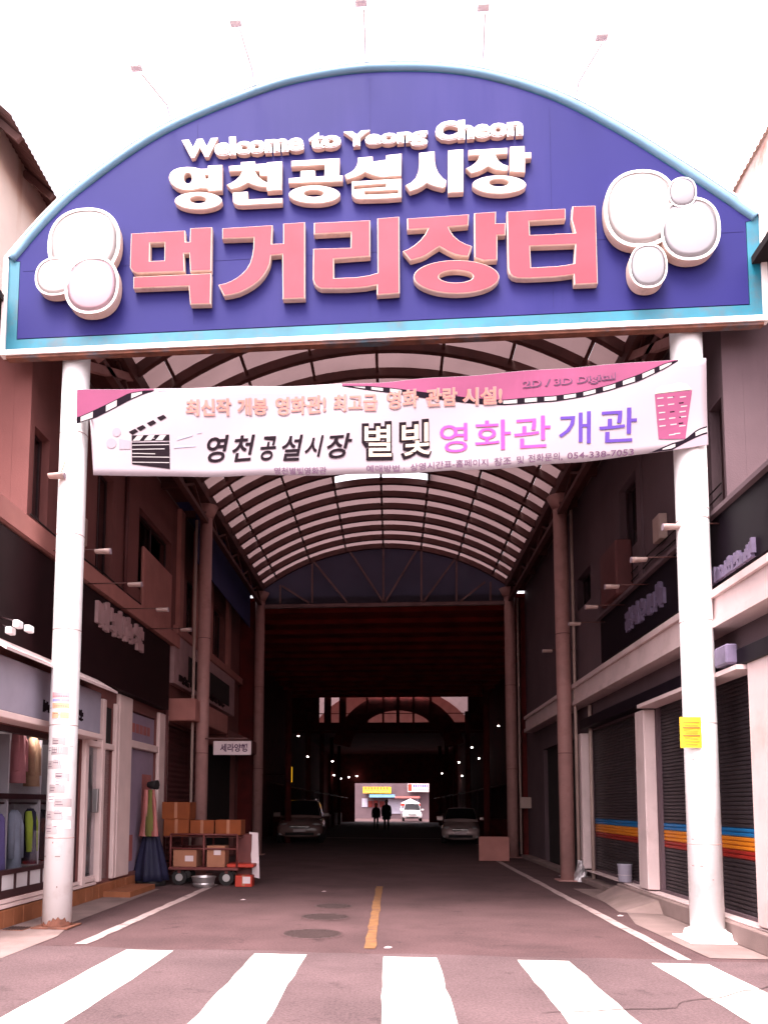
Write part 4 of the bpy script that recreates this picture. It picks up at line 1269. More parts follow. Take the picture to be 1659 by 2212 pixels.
# near shop: light box sign, display window, door
MB().cbox(-4.998, -4.72, 8.6, 12.3, 2.72, 3.40, .015).build('sign_light_box', M['lightbox'], lb)
b = MB()
def put_lb(mb, u, v, w, h):
    y0 = 10.15 + u * .36
    za, zb_ = sorted((2.83 + v * .2, 2.83 + (v + h) * .2))
    mb.box(-4.72, -4.714, y0, y0 + w * .36, za, zb_)
strokes_text(b, put_lb, 4, 21)
def put_lb2(mb, u, v, w, h):
    y0 = 10.7 + u * .3
    za, zb_ = sorted((3.13 + v * .15, 3.13 + (v + h) * .15))
    mb.box(-4.72, -4.714, y0, y0 + w * .3, za, zb_)
strokes_text(b, put_lb2, 2, 22)
b.build('print', M['print_dark'], lb)
MB().cbox(-4.998, -4.66, 8.6, 12.3, 2.63, 2.715, .01).build('sign_rail', M['frame_white'], lb)
b = MB().add([(-4.8, 8.6, 3.62), (-4.8, 12.3, 3.62), (-4.45, 12.3, 3.42), (-4.45, 8.6, 3.42), (-4.8, 8.6, 3.58), (-4.8, 12.3, 3.58), (-4.45, 12.3, 3.38), (-4.45, 8.6, 3.38)],
             [(0, 1, 2, 3), (7, 6, 5, 4), (0, 4, 5, 1), (1, 5, 6, 2), (2, 6, 7, 3), (3, 7, 4, 0)])
b.build('awning_sheet', M['canopy'], lb)
# display window frame
w = MB()
w.box(-5.12, -5.04, 9.3, 12.25, .36, .46); w.box(-5.12, -5.04, 9.3, 12.25, 2.54, 2.62); w.box(-5.12, -5.04, 9.3, 9.36, .46, 2.54); w.box(-5.12, -5.04, 12.17, 12.25, .46, 2.54)
w.box(-5.12, -5.04, 9.36, 12.17, .66, .72)
for y in (9.85, 10.25, 10.65, 11.05, 11.45, 11.85):
    w.box(-5.12, -5.04, y - .02, y + .02, .46, .66)
wn_ = w.build('display_window', M['frame_dark'], lb)
MB().box(-5.085, -5.075, 9.36, 12.17, .72, 2.54).build('pane', M['glass'], wn_)
MB().box(-5.10, -5.06, 9.36, 12.17, .461, .659).build('lower_pane', M['shelf_white'], wn_)
for z, d in ((.36, -4.96), (.30, -4.94)):
    MB().box(-5.0, d, 8.4, 12.9, z - .045, z).build('sill_rail', M['frame_white'], wn_)
# shop interior
b = MB()
b.box(-6.3, -6.25, 8.7, 13.9, .3, 3.5)
b.box(-6.25, -5.26, 8.62, 8.68, .3, 3.5); b.box(-6.25, -5.26, 14.0, 14.05, .3, 3.5); b.box(-6.25, -5.26, 8.7, 14.0, .28, .33); b.box(-6.25, -5.26, 8.7, 14.0, 2.9, 2.95)
b.build('shop_room', M['shelf_white'], lb)
b = MB()
for y in (10.95, 12.0, 12.95):
    b.box(-6.25, -5.55, y - .02, y + .02, .33, 2.6)
b.build('display_partition', M['shelf_white'], lb)
MB().box(-6.2, -5.5, 8.7, 13.6, 1.66, 1.74).build('display_shelf', M['frame_dark'], lb)
for z in (1.60, 2.80):
    MB().tube([(-5.6, 8.75, z), (-5.6, 13.5, z)], .015, 8).build('hanging_rail', M['frame_dark'], lb)
# door bay
for (y0, y1, z0, z1) in ((12.26, 12.40, .28, 3.4), (12.98, 13.12, .28, 3.4), (13.63, 13.75, .28, 3.4), (13.78, 14.48, .28, 3.6), (16.24, 16.90, .28, 3.55)):
    MB().cbox(-5.10, -4.93, y0, y1, z0, z1, .012).build('door_post', M['frame_white'], lb)
MB().cbox(-5.08, -4.95, 12.4, 12.98, 2.55, 2.65, .01).build('transom', M['frame_white'], lb)
MB().cbox(-5.08, -4.95, 13.12, 13.63, 2.55, 2.65, .01).build('transom', M['frame_white'], lb)
MB().cbox(-5.08, -4.95, 14.48, 16.24, 2.68, 2.82, .01).build('transom', M['frame_white'], lb)
dr = MB().cbox(-5.06, -5.0, 12.41, 12.97, .3, .40, .008).build('glass_door', M['frame_white'], lb)
MB().box(-5.035, -5.025, 12.41, 12.97, .41, 2.54).build('pane', M['glass'], dr)
MB().cbox(-5.02, -4.92, 12.78, 12.86, 1.45, 1.85, .01).build('handle', M['steel'], dr)
MB().box(-5.035, -5.025, 13.13, 13.62, .3, 2.54).build('door_pane', M['glass'], lb)
MB().box(-5.05, -5.03, 12.41, 12.97, 2.66, 3.3).build('transom_pane', M['shutter_brown'], lb)
MB().box(-5.05, -5.03, 13.13, 13.62, 2.66, 3.3).build('transom_pane', M['void'], lb)
M['poster_lilac'] = mat('lilac_poster', (.26, .19, .26), .5, var=.1)
M['poster_red'] = mat('muted_red_print', (.34, .10, .09), .5, var=.2)
pp = MB().box(-5.08, -5.05, 14.49, 16.23, .3, 2.67).build('poster_panel', M['poster_lilac'], lb)
b = MB()
for (y0, y1, z0, z1) in ((15.5, 16.1, .9, 2.2), (14.6, 15.0, .5, 1.0)):
    b.box(-5.05, -5.044, y0, y1, z0, z1)
b.build('print', M['poster_red'], pp)
MB().box(-5.08, -5.05, 14.49, 16.23, 2.83, 3.38).build('transom_pane', M['poster_lilac'], lb)
b = MB()
for k in range(5):
    b.box(-5.05, -5.046, 14.8 + k * .24, 14.98 + k * .24, 3.0, 3.18)
b.build('print', M['poster_red'], pp)
# oxblood shutter and the dark bay beyond
b = MB()
for k in range(28):
    z = .05 + k * .12
    b.add([(-5.10, 16.95, z), (-5.10, 20.4, z), (-5.07, 20.4, z + .06), (-5.07, 16.95, z + .06), (-5.10, 20.4, z + .12), (-5.10, 16.95, z + .12)], [(0, 1, 2, 3), (3, 2, 4, 5)])
b.build('roller_shutter', M['shutter_brown'], lb, recalc=False)
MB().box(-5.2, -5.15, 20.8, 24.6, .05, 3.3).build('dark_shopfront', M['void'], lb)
MB().tube([(-4.93, 16.70, 0), (-4.93, 16.70, 5.1)], .05, 8).build('drain_pipe', M['shutter_brown'], lb)
# terracotta step tiles
for i in range(24):
    y = 8.4 + i * .27
    for (x0, x1, z0, z1) in ((-5.0, -4.93, .004, .235),):
        MB().cbox(x0, x1 + random.uniform(-.006, .006), y + .006, y + .264, z0, z1, .006).build('step_tile', M['tile'], lb)
MB().box(-5.0, -4.945, 8.4, 14.9, 0.0, .222).build('step_core', M['concrete'], lb)
MB().box(-4.93, -4.45, 13.2, 14.6, 0.002, .10).build('door_step', M['tile'], lb)

M['wall_rusty'] = mat('rust_streaked_render', (.72, .58, .53), .85, var=.1, scale=1.2, dirt=(.34, .075, .025), damt=1.0, dscale=1.6)
rb = thing('shop_building', (7.5, 16, 0), 'mauve grey two storey building with roller shutters along the right side', 'shop building')
holesR = [(10.12, 10.5, 5.5, 6.9), (13.6, 14.7, 6.2, 7.5), (16.9, 18.1, 5.4, 6.8), (19.6, 20.6, 5.6, 6.8), (9.0, 12.95, .3, 3.22), (13.55, 17.2, .3, 3.22), (17.8, 22.5, .05, 3.2)]
b = MB()
wall_open(b, 4.25, 4.5, 8.6, 25.2, 0, 5.40, holesR)
wall_open(b, 4.25, 4.5, 10.06, 25.2, 5.402, 8.6, holesR)
b.box(4.502, 11, 10.06, 10.3, 5.402, 8.6)
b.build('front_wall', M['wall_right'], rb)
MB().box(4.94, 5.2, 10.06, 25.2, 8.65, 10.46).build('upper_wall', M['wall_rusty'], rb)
MB().box(4.25, 5.5, 10.06, 25.2, 8.602, 8.648).build('flat_roof', M['concrete'], rb)
b = MB()
b.box(4.502, 11, 8.6, 8.85, 0, 5.4); b.box(5.502, 11, 10.06, 10.3, 8.602, 10.8); b.box(4.502, 10.748, 8.852, 10.058, 5.3, 5.4); b.box(10.75, 11, 8.852, 25.2, 0, 9.2); b.box(4.502, 10.748, 24.95, 25.2, 0, 9.2)
b.build('side_wall', M['wall_cream'], rb)
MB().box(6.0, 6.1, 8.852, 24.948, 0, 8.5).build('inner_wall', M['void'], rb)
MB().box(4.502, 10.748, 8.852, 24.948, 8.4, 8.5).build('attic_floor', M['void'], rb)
b = MB()
vs_, fs_ = [], []
for i in range(N + 1):
    y = 9.9 + 15.4 * i / N
    h = .012 * (1 if (i // 2) % 2 else -1)
    for (x, z) in ((4.90, 10.47), (5.5, 11.0), (8.6, 13.2)):
        vs_.append((x, y, z + h))
for i in range(N):
    for j in range(2):
        a = i * 3 + j
        fs_.append((a, a + 3, a + 4, a + 1))
b.add(vs_, fs_)
M['rust_sheet'] = mat('rust_stained_sheet', (.62, .44, .36), .8, var=.15, dirt=(.30, .09, .03), damt=.9, dscale=2.5)
b.build('corrugated_roof', M['rust_sheet'], rb, recalc=False)
for (y0, y1, z0, z1) in holesR[:4]:
    f = MB()
    f.box(4.38, 4.42, y0, y1, z0, z0 + .05); f.box(4.38, 4.42, y0, y1, z1 - .05, z1)
    f.box(4.38, 4.42, y0, y0 + .05, z0 + .05, z1 - .05); f.box(4.38, 4.42, y1 - .05, y1, z0 + .05, z1 - .05)
    w = f.build('window', M['frame_dark'], rb)
    MB().box(4.395, 4.405, y0 + .05, y1 - .05, z0 + .05, z1 - .05).build('pane', M['glass'], w)
MB().box(4.20, 4.249, 13.3, 13.52, 5.34, 8.4).build('pilaster', M['wall_right'], rb)
MB().box(4.20, 4.249, 18.4, 18.6, 5.4, 8.4).build('pilaster', M['wall_right'], rb)
for z, sag in ((5.62, .05), (5.75, .03)):
    MB().tube([(4.21, 10.1 + 1.4 * k / 2, z - sag * abs(math.sin(k * math.pi / 4))) for k in range(21)], .012, 6).build('cable', M['void'], rb)
MB().cbox(4.12, 4.249, 12.2, 12.5, 5.75, 6.15, .01).build('meter_box', M['pvc'], rb)
# black fascia with dim letters
MB().box(4.10, 4.249, 8.4, 15.62, 4.42, 5.27).build('fascia_board', M['fascia_right'], rb)
MB().box(4.02, 4.249, 8.4, 15.7, 5.271, 5.33).build('fascia_cap', M['wall_right'], rb)
for (ya, yb_, z0_, hh, seed, n) in ((11.9, 13.9, 4.62, .42, 9, 5), (9.0, 10.3, 4.34, .30, 8, 5)):
    b = MB()
    st = (yb_ - ya) / n
    def put_r(mb, u, v, w, h, ya=ya, yb_=yb_, z0_=z0_, hh=hh, st=st):
        y1_ = yb_ - u * st
        za, zb2 = sorted((z0_ + v * hh, z0_ + (v + h) * hh))
        mb.box(4.05, 4.10, y1_ - w * st, y1_, max(za, 4.43), zb2)
    strokes_text(b, put_r, n, seed)
    b.build('raised_letter', M['dim_letter'], rb)
# pale canopy along the ground floor
for (z0, z1, x0) in ((4.18, 4.27, 3.93), (3.90, 4.178, 3.98), (3.80, 3.898, 3.93)):
    MB().box(x0, 4.249, 8.4, 23.8, z0, z1).build('canopy_band', M['canopy'], rb)
MB().box(4.10, 4.249, 15.63, 23.8, 4.28, 5.9).build('dark_panel', M['wall_right'], rb)
# posts between the shutters
for (y0, y1) in ((8.7, 9.28), (13.05, 13.5), (17.3, 17.7)):
    MB().cbox(4.06, 4.249, y0, y1, .28, 3.3 if y0 < 9 else 3.18, .012).build('post', M['canopy'], rb)
MB().cbox(4.02, 4.249, 8.5, 17.2, 3.25, 3.45, .01).build('shutter_housing', M['fascia_right'], rb)
MB().box(3.95, 4.249, 9.3, 13.0, 3.19, 3.245).build('shutter_lip', M['canopy'], rb)
for (y0, y1, col) in ((9.3, 13.03, 'shutter'), (13.53, 17.2, 'shutter')):
    b = MB()
    z = .30
    while z < 3.2:
        mi = 0
        zc = z + .027
        b.add([(4.315, y0, z), (4.315, y1, z), (4.297, y1, z + .014), (4.297, y0, z + .014), (4.297, y1, z + .042), (4.297, y0, z + .042), (4.315, y1, z + .055), (4.315, y0, z + .055)], [(0, 1, 2, 3), (3, 2, 4, 5), (5, 4, 6, 7)],
              1 if 1.21 < zc < 1.33 else 2 if 1.08 < zc < 1.21 else 3 if .94 < zc < 1.08 else 0)
        z += .055
    s_ = b.build('roller_shutter', [M['shutter'], M['stripe_blue'], M['stripe_orange'], M['stripe_red']], rb, recalc=False)
    MB().box(4.28, 4.33, y0, y1, .262, .299).build('bottom_bar', M['steel'], s_)
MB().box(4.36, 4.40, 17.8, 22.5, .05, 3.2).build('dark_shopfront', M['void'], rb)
b = MB()
b.cbox(4.0, 4.27, 8.4, 14.6, .0, .24, .015)
b.build('concrete_step', M['concrete'], rb)
MB().cbox(4.08, 4.29, 8.4, 17.2, .2405, .26, .006).build('step_rail', M['canopy'], rb)
MB().cbox(3.99, 4.27, 14.65, 25, .0, .10, .01).build('concrete_step', M['concrete'], rb)
q = on(1566, 1396, x=4.0)
MB().cbox(3.9, 4.04, q[1] - .25, q[1] + .1, 3.28, 3.52, .02).build('camera_box', M['dim_letter'], rb)
MB().tube([(4.18, 16.95, 0), (4.18, 16.95, 3.75)], .04, 8).build('drain_pipe', M['pvc'], rb)
MB().cbox(3.95, 4.248, 13.95, 15.0, 5.34, 6.35, .03).build('air_conditioner', M['shutter_brown'], rb)

# ------------------------------------------------------------------ spotlights on arms along both facades
def arm_lamp(x, y, z, xw, lab, grp):
    t = thing('arm_spotlight', (x, y, z), lab, 'spotlight', grp)
    s = 1 if xw > x else -1
    MB().tube([(xw, y, z + .03), (x + s * .1, y, z + .03)], .010, 6).build('arm', M['rib'], t)
    b = MB()
    b.rings([[(x + s * (.13 - .13 * u) , y + .06 * c * (1 + .25 * u), z + .032 * d * (1 + .1 * u) + .0) for c, d in [(math.cos(q), math.sin(q)) for q in [2 * math.pi * k / 10 for k in range(10)]]] for u in (0, .15, 1, 1.6)], smooth=True)
    h = b.build('lamp_head', M['lamp_white'], t)
    MB().tube([(x - s * .081, y, z), (x - s * .09, y, z)], .045, 10).build('lens', M['print_pale_grey'], h)
    return t


ordn = ['nearest the gate pillar', 'second from the gate pillar', 'third from the gate pillar', 'fourth from the gate pillar', 'fifth from the gate pillar', 'farthest from the gate']
for k, y in enumerate((9.97, 11.3, 12.7, 14.0, 15.3, 18.0)):
    arm_lamp(3.5, y, 5.13, 4.1 if y < 15.6 else 4.25, 'pale spotlight on an arm over the right fascia, ' + ordn[k], 'spotlights over the right shop fascia')
for k, (y, z) in enumerate(((10.5, 5.16), (11.9, 5.08), (13.4, 5.05), (15.0, 5.05))):
    arm_lamp(-4.05, y, z, -4.85, 'pale spotlight on an arm over the left fascia, ' + ['half hidden behind the gate pillar', 'just right of the gate pillar', 'third from the gate pillar', 'nearest the inner column'][k], 'spotlights over the left shop fascia')
t = arm_lamp(-4.44, 9.78, 5.97, -4.5, 'small pale spotlight fixed to the left gate pillar below the banner corner', 'spotlights over the left shop fascia')
for k, (px, py) in enumerate(((38, 1348), (62, 1358), (22, 1362))):
    q = on(px, py, x=-4.6 - .05 * k)
    t = thing('awning_lamp', (q[0], q[1], q[2]), ['upper small white lamp over the shop awning left of the pillar', 'white lamp over the shop awning, the one nearest the left pillar', 'lowest small white lamp over the shop awning at the left'][k], 'lamp', 'small lamps over the left awning')
    MB().cbox(q[0] - .03, q[0] + .05, q[1] - .07, q[1] + .07, q[2] - .05, q[2] + .04, .012).build('lamp_head', M['white_paint'], t)
    MB().tube([(q[0], q[1], q[2] + .03), (-4.86, q[1], q[2] + .10)], .01, 6).build('arm', M['frame_dark'], t)

# ------------------------------------------------------------------ clothes in the display window
def garment(name, y, z_top, length, width, m, lab, sleeves=True, trim=None, x=-5.6, cat='jacket'):
    t = thing(name, (x, y, z_top), lab, cat, 'clothes in the shop window')
    b = MB()
    rings_ = []
    prof = ((0, .10, .05), (.03, .32, .06), (.07, .46, .085), (.30, .43, .10), (.62, .46, .11), (1.0, .52, .12))
    for u, w, d in prof:
        rings_.append([(x + d * math.sin(q) + .018 * math.sin(7 * q + 3 * u) * min(1, u * 2), y + w * width * math.cos(q), z_top - u * length) for q in [2 * math.pi * k / 16 for k in range(16)]])
    b.rings(rings_)
    b.build('body', M[m], t)
    if sleeves:
        for s in (-1, 1):
            b = MB()
            b.tube([(x, y + s * width * .40, z_top - .06 * length), (x + .03, y + s * width * .56, z_top - .25 * length), (x + .05, y + s * width * .62, z_top - .78 * length)], [.05, .06, .045], 10)
            b.build('sleeve', M[trim or m], t)
    b = MB()
    b.tube([(x, y, 1.60 if z_top < 1.6 else 2.80), (x, y, z_top - .01)], .006, 6)
    b.build('hanger', M['steel'], t)
    return t


for nm, c in (('cl_grey', (.30, .32, .38)), ('cl_navy', (.018, .018, .04)), ('cl_lime', (.42, .52, .06)), ('cl_black', (.015, .012, .014)), ('cl_red', (.36, .03, .035)), ('cl_pink', (.56, .22, .23)), ('cl_tan', (.42, .25, .15)), ('cl_blue', (.03, .06, .28)), ('cl_yellow', (.6, .34, .04)), ('cl_violet', (.20, .15, .36))):
    M[nm] = mat(nm[3:] + '_cloth', c, .9, var=.12, scale=6)
garment('long_coat', 11.26, 1.50, .92, .24, 'cl_grey', 'blue grey padded coat on the lower rail of the shop window', cat='coat')
garment('jacket', 11.78, 1.52, .85, .16, 'cl_navy', 'navy jacket with lime green sleeves on the lower rail', trim='cl_lime')
garment('jacket', 12.20, 1.50, .80, .14, 'cl_black', 'black jacket on the lower rail beside the dark red one', trim='cl_black')
garment('jacket', 12.50, 1.50, .84, .18, 'cl_red', 'dark red jacket on the lower rail nearest the white pillar', trim='cl_red')
garment('dress', 10.80, 1.45, .9, .14, 'cl_violet', 'violet garment at the left end of the lower rail', sleeves=False, cat='garment')
garment('long_coat', 11.30, 2.70, .80, .24, 'cl_pink', 'pink coat on the upper rail of the shop window', cat='coat')
garment('long_coat', 11.78, 2.64, .78, .18, 'cl_tan', 'tan coat on the upper rail beside the pink one', cat='coat')
garment('jacket', 12.62, 2.62, .55, .15, 'cl_blue', 'blue child jacket with yellow sleeves on the upper rail', trim='cl_yellow')
garment('dress', 13.0, 2.3, .9, .22, 'cl_red', 'red dress hanging inside the glass door', x=-5.45, sleeves=False, cat='dress')
garment('dress', 13.2, 1.36, .8, .24, 'cl_grey', 'grey dress hanging low inside the glass door', x=-5.45, sleeves=False, cat='dress')
q = on(88, 1566, x=-5.45)
t = thing('shop_downlight', tuple(q), 'small lit downlight in the ceiling of the shop window', 'downlight')
MB().tube([(q[0], q[1], q[2]), (q[0], q[1], q[2] + .05)], .075, 14).build('housing', M['lamp_white'], t)
MB().tube([(q[0], q[1], q[2] - .012), (q[0], q[1], q[2] - .002)], .06, 14).build('bulb', M['shop_glow'], t)
MB().tube([(q[0], q[1], q[2] + .05), (q[0], q[1], 2.9)], .01, 6).build('stem', M['lamp_white'], t)
pd = bpy.data.lights.new('downlight_glow', 'POINT')
pd.energy = 1.3
pd.color = (1, .93, .90)
pd.shadow_soft_size = .06
po = link(bpy.data.objects.new('downlight_glow', pd), t)
po.location = (0, 0, -.09)
# hanging shop sign on the inner left column
a, c = on(462, 1601, y=17.3), on(543, 1631, y=17.3)
t = thing('hanging_shop_sign', (-3.7, 17.3, 2.7), 'small white hanging sign with Korean lettering beside the left inner column', 'hanging sign')
MB().cbox(a[0], c[0], 17.27, 17.33, c[2], a[2], .012).build('board', M['label_white'], t)
vs_, fs_ = glyphs('세라양행', .03)
pts = fit(vs_, (a[0] + .16, c[2] + .07), (c[0] - .08, c[2] + .07), (a[0] + .16, a[2] - .06))
MB().add([(x, 17.266, z) for x, z in pts], fs_).build('lettering', M['print_plum'], t, recalc=False)
MB().bar((-4.2, 17.3, a[2] + .06), (c[0] - .1, 17.3, a[2] + .06), .03, .03).bar((a[0] + .3, 17.3, a[2]), (a[0] + .3, 17.3, a[2] + .06), .02, .02).bar((c[0] - .2, 17.3, a[2]), (c[0] - .2, 17.3, a[2] + .06), .02, .02).build('bracket', M['rib'], t)

# ------------------------------------------------------------------ hand cart with cartons
CY = 15.5
cart = thing('hand_cart', (-3.6, CY, 0), 'dark red steel hand cart loaded with cartons by the left shopfront', 'hand cart')
x0, x1, y0, y1 = -4.42, -3.02, 15.35, 16.25
MB().cbox(x0, x1, y0, y1, .30, .36, .01).build('platform', M['cart_red'], cart)
b = MB()
for x in (x0 + .03, -3.72, x1 - .03):
    for y in (y0 + .03, y1 - .03):
        b.tube([(x, y, .36), (x, y, 1.0)], .022, 8)
for z in (.72, 1.0):
    for y in (y0 + .03, y1 - .03):
        b.tube([(x0 + .03, y, z), (x1 - .03, y, z)], .020, 8)
    b.tube([(x0 + .03, y0 + .03, z), (x0 + .03, y1 - .03, z)], .02, 8)
b.build('rail_frame', M['cart_red'], cart)
for x in (x0 + .2, x1 - .25):
    for y in (y0 + .12, y1 - .12):
        b = MB()
        b.tube([(x, y - .035, .15), (x, y + .035, .15)], .15, 18)
        w = b.build('wheel', M['rubber'], cart)
        MB().tube([(x, y - .042, .15), (x, y + .042, .15)], .075, 14).build('hub', M['steel'], w)
        MB().box(x - .03, x + .03, y - .05, y + .05, .24, .30).build('fork', M['cart_red'], cart)
def carton(x0, x1, y0, y1, z0, z1, m, lab, label=None):
    t = thing('carton', ((x0 + x1) / 2, (y0 + y1) / 2, z0), lab, 'carton', 'cartons on and beside the hand cart')
    MB().cbox(x0, x1, y0, y1, z0, z1, .006).build('box', M[m], t)
    MB().box((x0 + x1) / 2 - .03, (x0 + x1) / 2 + .03, y0 - .002, y1 + .001, z0 + .02, z1 + .002).build('tape', M['cardboard_pale'], t)
    if label:
        MB().box(label[0], label[1], y0 - .004, y0 - .0025, label[2], label[3]).build('label', M['label_white'], t)
carton(-4.62, -4.05, 15.5, 16.0, 1.30, 1.64, 'cardboard', 'large brown carton topmost on the stack at the left of the cart')
carton(-4.57, -4.06, 15.48, 16.0, .96, 1.298, 'cardboard', 'brown carton under the topmost one at the left end of the cart')
carton(-4.03, -3.55, 15.48, 15.95, .99, 1.28, 'cardboard', 'brown carton in the middle of the upper row on the cart')
carton(-3.52, -3.0, 15.48, 15.95, .99, 1.29, 'cardboard', 'brown carton at the right end of the upper row on the cart')
carton(-4.34, -3.87, 15.4, 15.85, .362, .70, 'cardboard_pale', 'carton with a white label at the left of the lower cart deck', (-4.10, -3.93, .47, .58))
carton(-3.66, -3.30, 15.4, 15.8, .362, .78, 'cardboard_pale', 'pale carton with a white label at the right of the lower cart deck', (-3.52, -3.38, .60, .73))
carton(-3.05, -2.72, 15.22, 15.5, .004, .22, 'red_plastic', 'small red box with a white label standing on the road by the cart', (-2.90, -2.75, .07, .2))
b = MB().box(-4.55, -3.0, 15.46, 15.98, .945, .958)
b.build('upper_shelf', M['cart_red'], cart)
b = MB().tube([(-3.8, 15.25, .16), (-3.42, 15.25, .16)], .02, 6)
t = thing('metal_basin', (-3.63, 15.05, 0), 'ribbed silver metal basin on the road in front of the cart', 'basin')
b = MB()
b.rings([[(-3.63 + r * math.cos(q), 15.05 + r * math.sin(q), z) for q in [2 * math.pi * k / 24 for k in range(24)]] for r, z in ((.16, .004), (.20, .05), (.205, .09), (.195, .10), (.21, .11), (.22, .16), (.24, .20), (.245, .21))], caps=False)
b.build('bowl', M['steel'], t)
MB().tube([(-3.63, 15.05, .02), (-3.63, 15.05, .06)], .18, 20).build('base', M['steel'], t)
t = thing('red_tray', (-2.98, 15.6, .3), 'flat red plastic tray projecting from the right end of the cart', 'tray')
MB().cbox(-3.25, -2.72, 15.38, 15.75, .362, .43, .012).build('tray', M['red_plastic'], t)
t = thing('leaning_panel', (-2.6, 15.9, 0), 'tall narrow white labelled board leaning at the right end of the cart', 'board')
b = MB()
b.add([(-2.80, 15.75, .15), (-2.66, 15.75, .12), (-2.72, 15.85, 1.03), (-2.90, 15.85, 1.04), (-2.80, 15.79, .15), (-2.66, 15.79, .12), (-2.72, 15.89, 1.03), (-2.90, 15.89, 1.04)],
      [(0, 1, 2, 3), (7, 6, 5, 4), (0, 4, 5, 1), (1, 5, 6, 2), (2, 6, 7, 3), (3, 7, 4, 0)])
b.build('board', M['label_white'], t)
MB().cbox(-3.15, -2.84, 15.8, 16.3, .01, 1.0, .01).build('red_back', M['cart_red'], cart)
# folded navy tarpaulin cone with a striped cloth over it
t = thing('folded_parasol', (-4.75, 15.4, 0), 'folded navy parasol standing like a cone beside the cart', 'parasol')
b = MB()
rr = random.Random(2)
rings_ = []
for u in np.linspace(0, 1, 9):
    z = .10 + u * 1.25
    r = .30 * (1 - u) ** .8 + .03
    rings_.append([(-4.76 + r * (1 + .16 * math.sin(7 * q + 2 * u)) * math.cos(q), 15.3 + r * (1 + .16 * math.sin(7 * q + 2 * u)) * math.sin(q), z) for q in [2 * math.pi * k / 42 for k in range(42)]])
b.rings(rings_)
b.build('canopy', M['navy_cloth'], t)
MB().tube([(-4.76, 15.3, .0), (-4.76, 15.3, 2.0)], .022, 8).build('pole', M['steel'], t)
MB().tube([(-4.76, 15.3, .002), (-4.76, 15.3, .10)], .30, 20).build('base', M['rubber'], t)
MB().tube([(-4.66, 15.28, 1.98), (-4.86, 15.32, 1.98)], [.10, .06], 8).build('handle', M['rubber'], t)
t = thing('striped_cloth', (-4.7, 15.1, 1), 'red and green striped cloth hanging from the parasol pole', 'cloth')
for (xa, xb, m) in ((-4.86, -4.79, 'poster_red'), (-4.79, -4.70, 'cl_green'), (-4.70, -4.66, 'poster_red')):
    if m == 'cl_green' and m not in M:
        M[m] = mat('olive_green_cloth', (.13, .12, .03), .9)
    b = MB()
    vs_ = []
    for i in range(8):
        z = 1.88 - i * .13
        dx = .03 * i * (xa + 4.76) * 3
        for x in (xa + dx, xb + dx + .012 * i):
            vs_ += [(x, 15.10 + .02 * math.sin(i + x * 30) - .012 * i, z), (x, 15.13 + .02 * math.sin(i + x * 30) - .012 * i, z)]
    fs_ = []
    for i in range(7):
        a = 4 * i
        fs_ += [(a, a + 2, a + 6, a + 4), (a + 1, a + 5, a + 7, a + 3), (a, a + 4, a + 5, a + 1), (a + 2, a + 3, a + 7, a + 6)]
    b.add(vs_, fs_, 0, True)
    b.build('stripe', M[m], t)

# paint bucket on the right ramp
t = thing('paint_bucket', (4.12, 13.9, .262), 'grey paint bucket with a dark rim on the right kerb in front of the shutter', 'bucket')
B0 = on(1350, 1903, x=4.12)
bx, byy, bz = 4.12, float(B0[1]), .262
b = MB()
b.rings([[(bx + r * math.cos(q), byy + r * math.sin(q), bz + z) for q in [2 * math.pi * k / 20 for k in range(20)]] for r, z in ((.10, 0.002), (.115, .02), (.125, .30), (.132, .31), (.132, .33))])
b.build('body', M['lightbox'], t)
MB().tube([(bx, byy, bz + .331), (bx, byy, bz + .352)], .136, 20).build('lid', M['rubber'], t)
MB().tube([(bx, byy, bz + .13), (bx, byy, bz + .135)], .125, 20).build('band', M['label_white'], t)
# pale board standing at the foot of the third right column
t = thing('pale_board', (2.9, 23, 0), 'pale rectangular board standing on the road at the far right column', 'board')
MB().cbox(2.47, 3.33, 22.97, 23.02, .03, .72, .006).build('panel', M['ledge'], t)
MB().bar((2.6, 23.0, 0), (2.6, 23.35, .5), .03, .03).bar((3.2, 23.0, 0), (3.2, 23.35, .5), .03, .03).build('strut', M['rib'], t)

# ------------------------------------------------------------------ dark market hall beyond
hall = thing('market_hall', (-.28, 48, 0), 'long dark covered market hall beyond the glazed arcade', 'market hall')
b = MB()
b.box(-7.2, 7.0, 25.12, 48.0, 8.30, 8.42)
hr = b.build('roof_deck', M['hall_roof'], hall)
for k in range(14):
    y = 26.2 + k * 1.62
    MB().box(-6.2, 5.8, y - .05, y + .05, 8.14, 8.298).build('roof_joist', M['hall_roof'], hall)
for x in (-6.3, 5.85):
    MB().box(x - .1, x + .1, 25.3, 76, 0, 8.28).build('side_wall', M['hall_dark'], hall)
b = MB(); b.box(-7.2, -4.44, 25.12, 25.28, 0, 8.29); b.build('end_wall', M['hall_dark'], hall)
b = MB(); b.box(4.1, 7.0, 25.22, 25.38, 0, 8.29); b.build('end_wall', M['hall_dark'], hall)
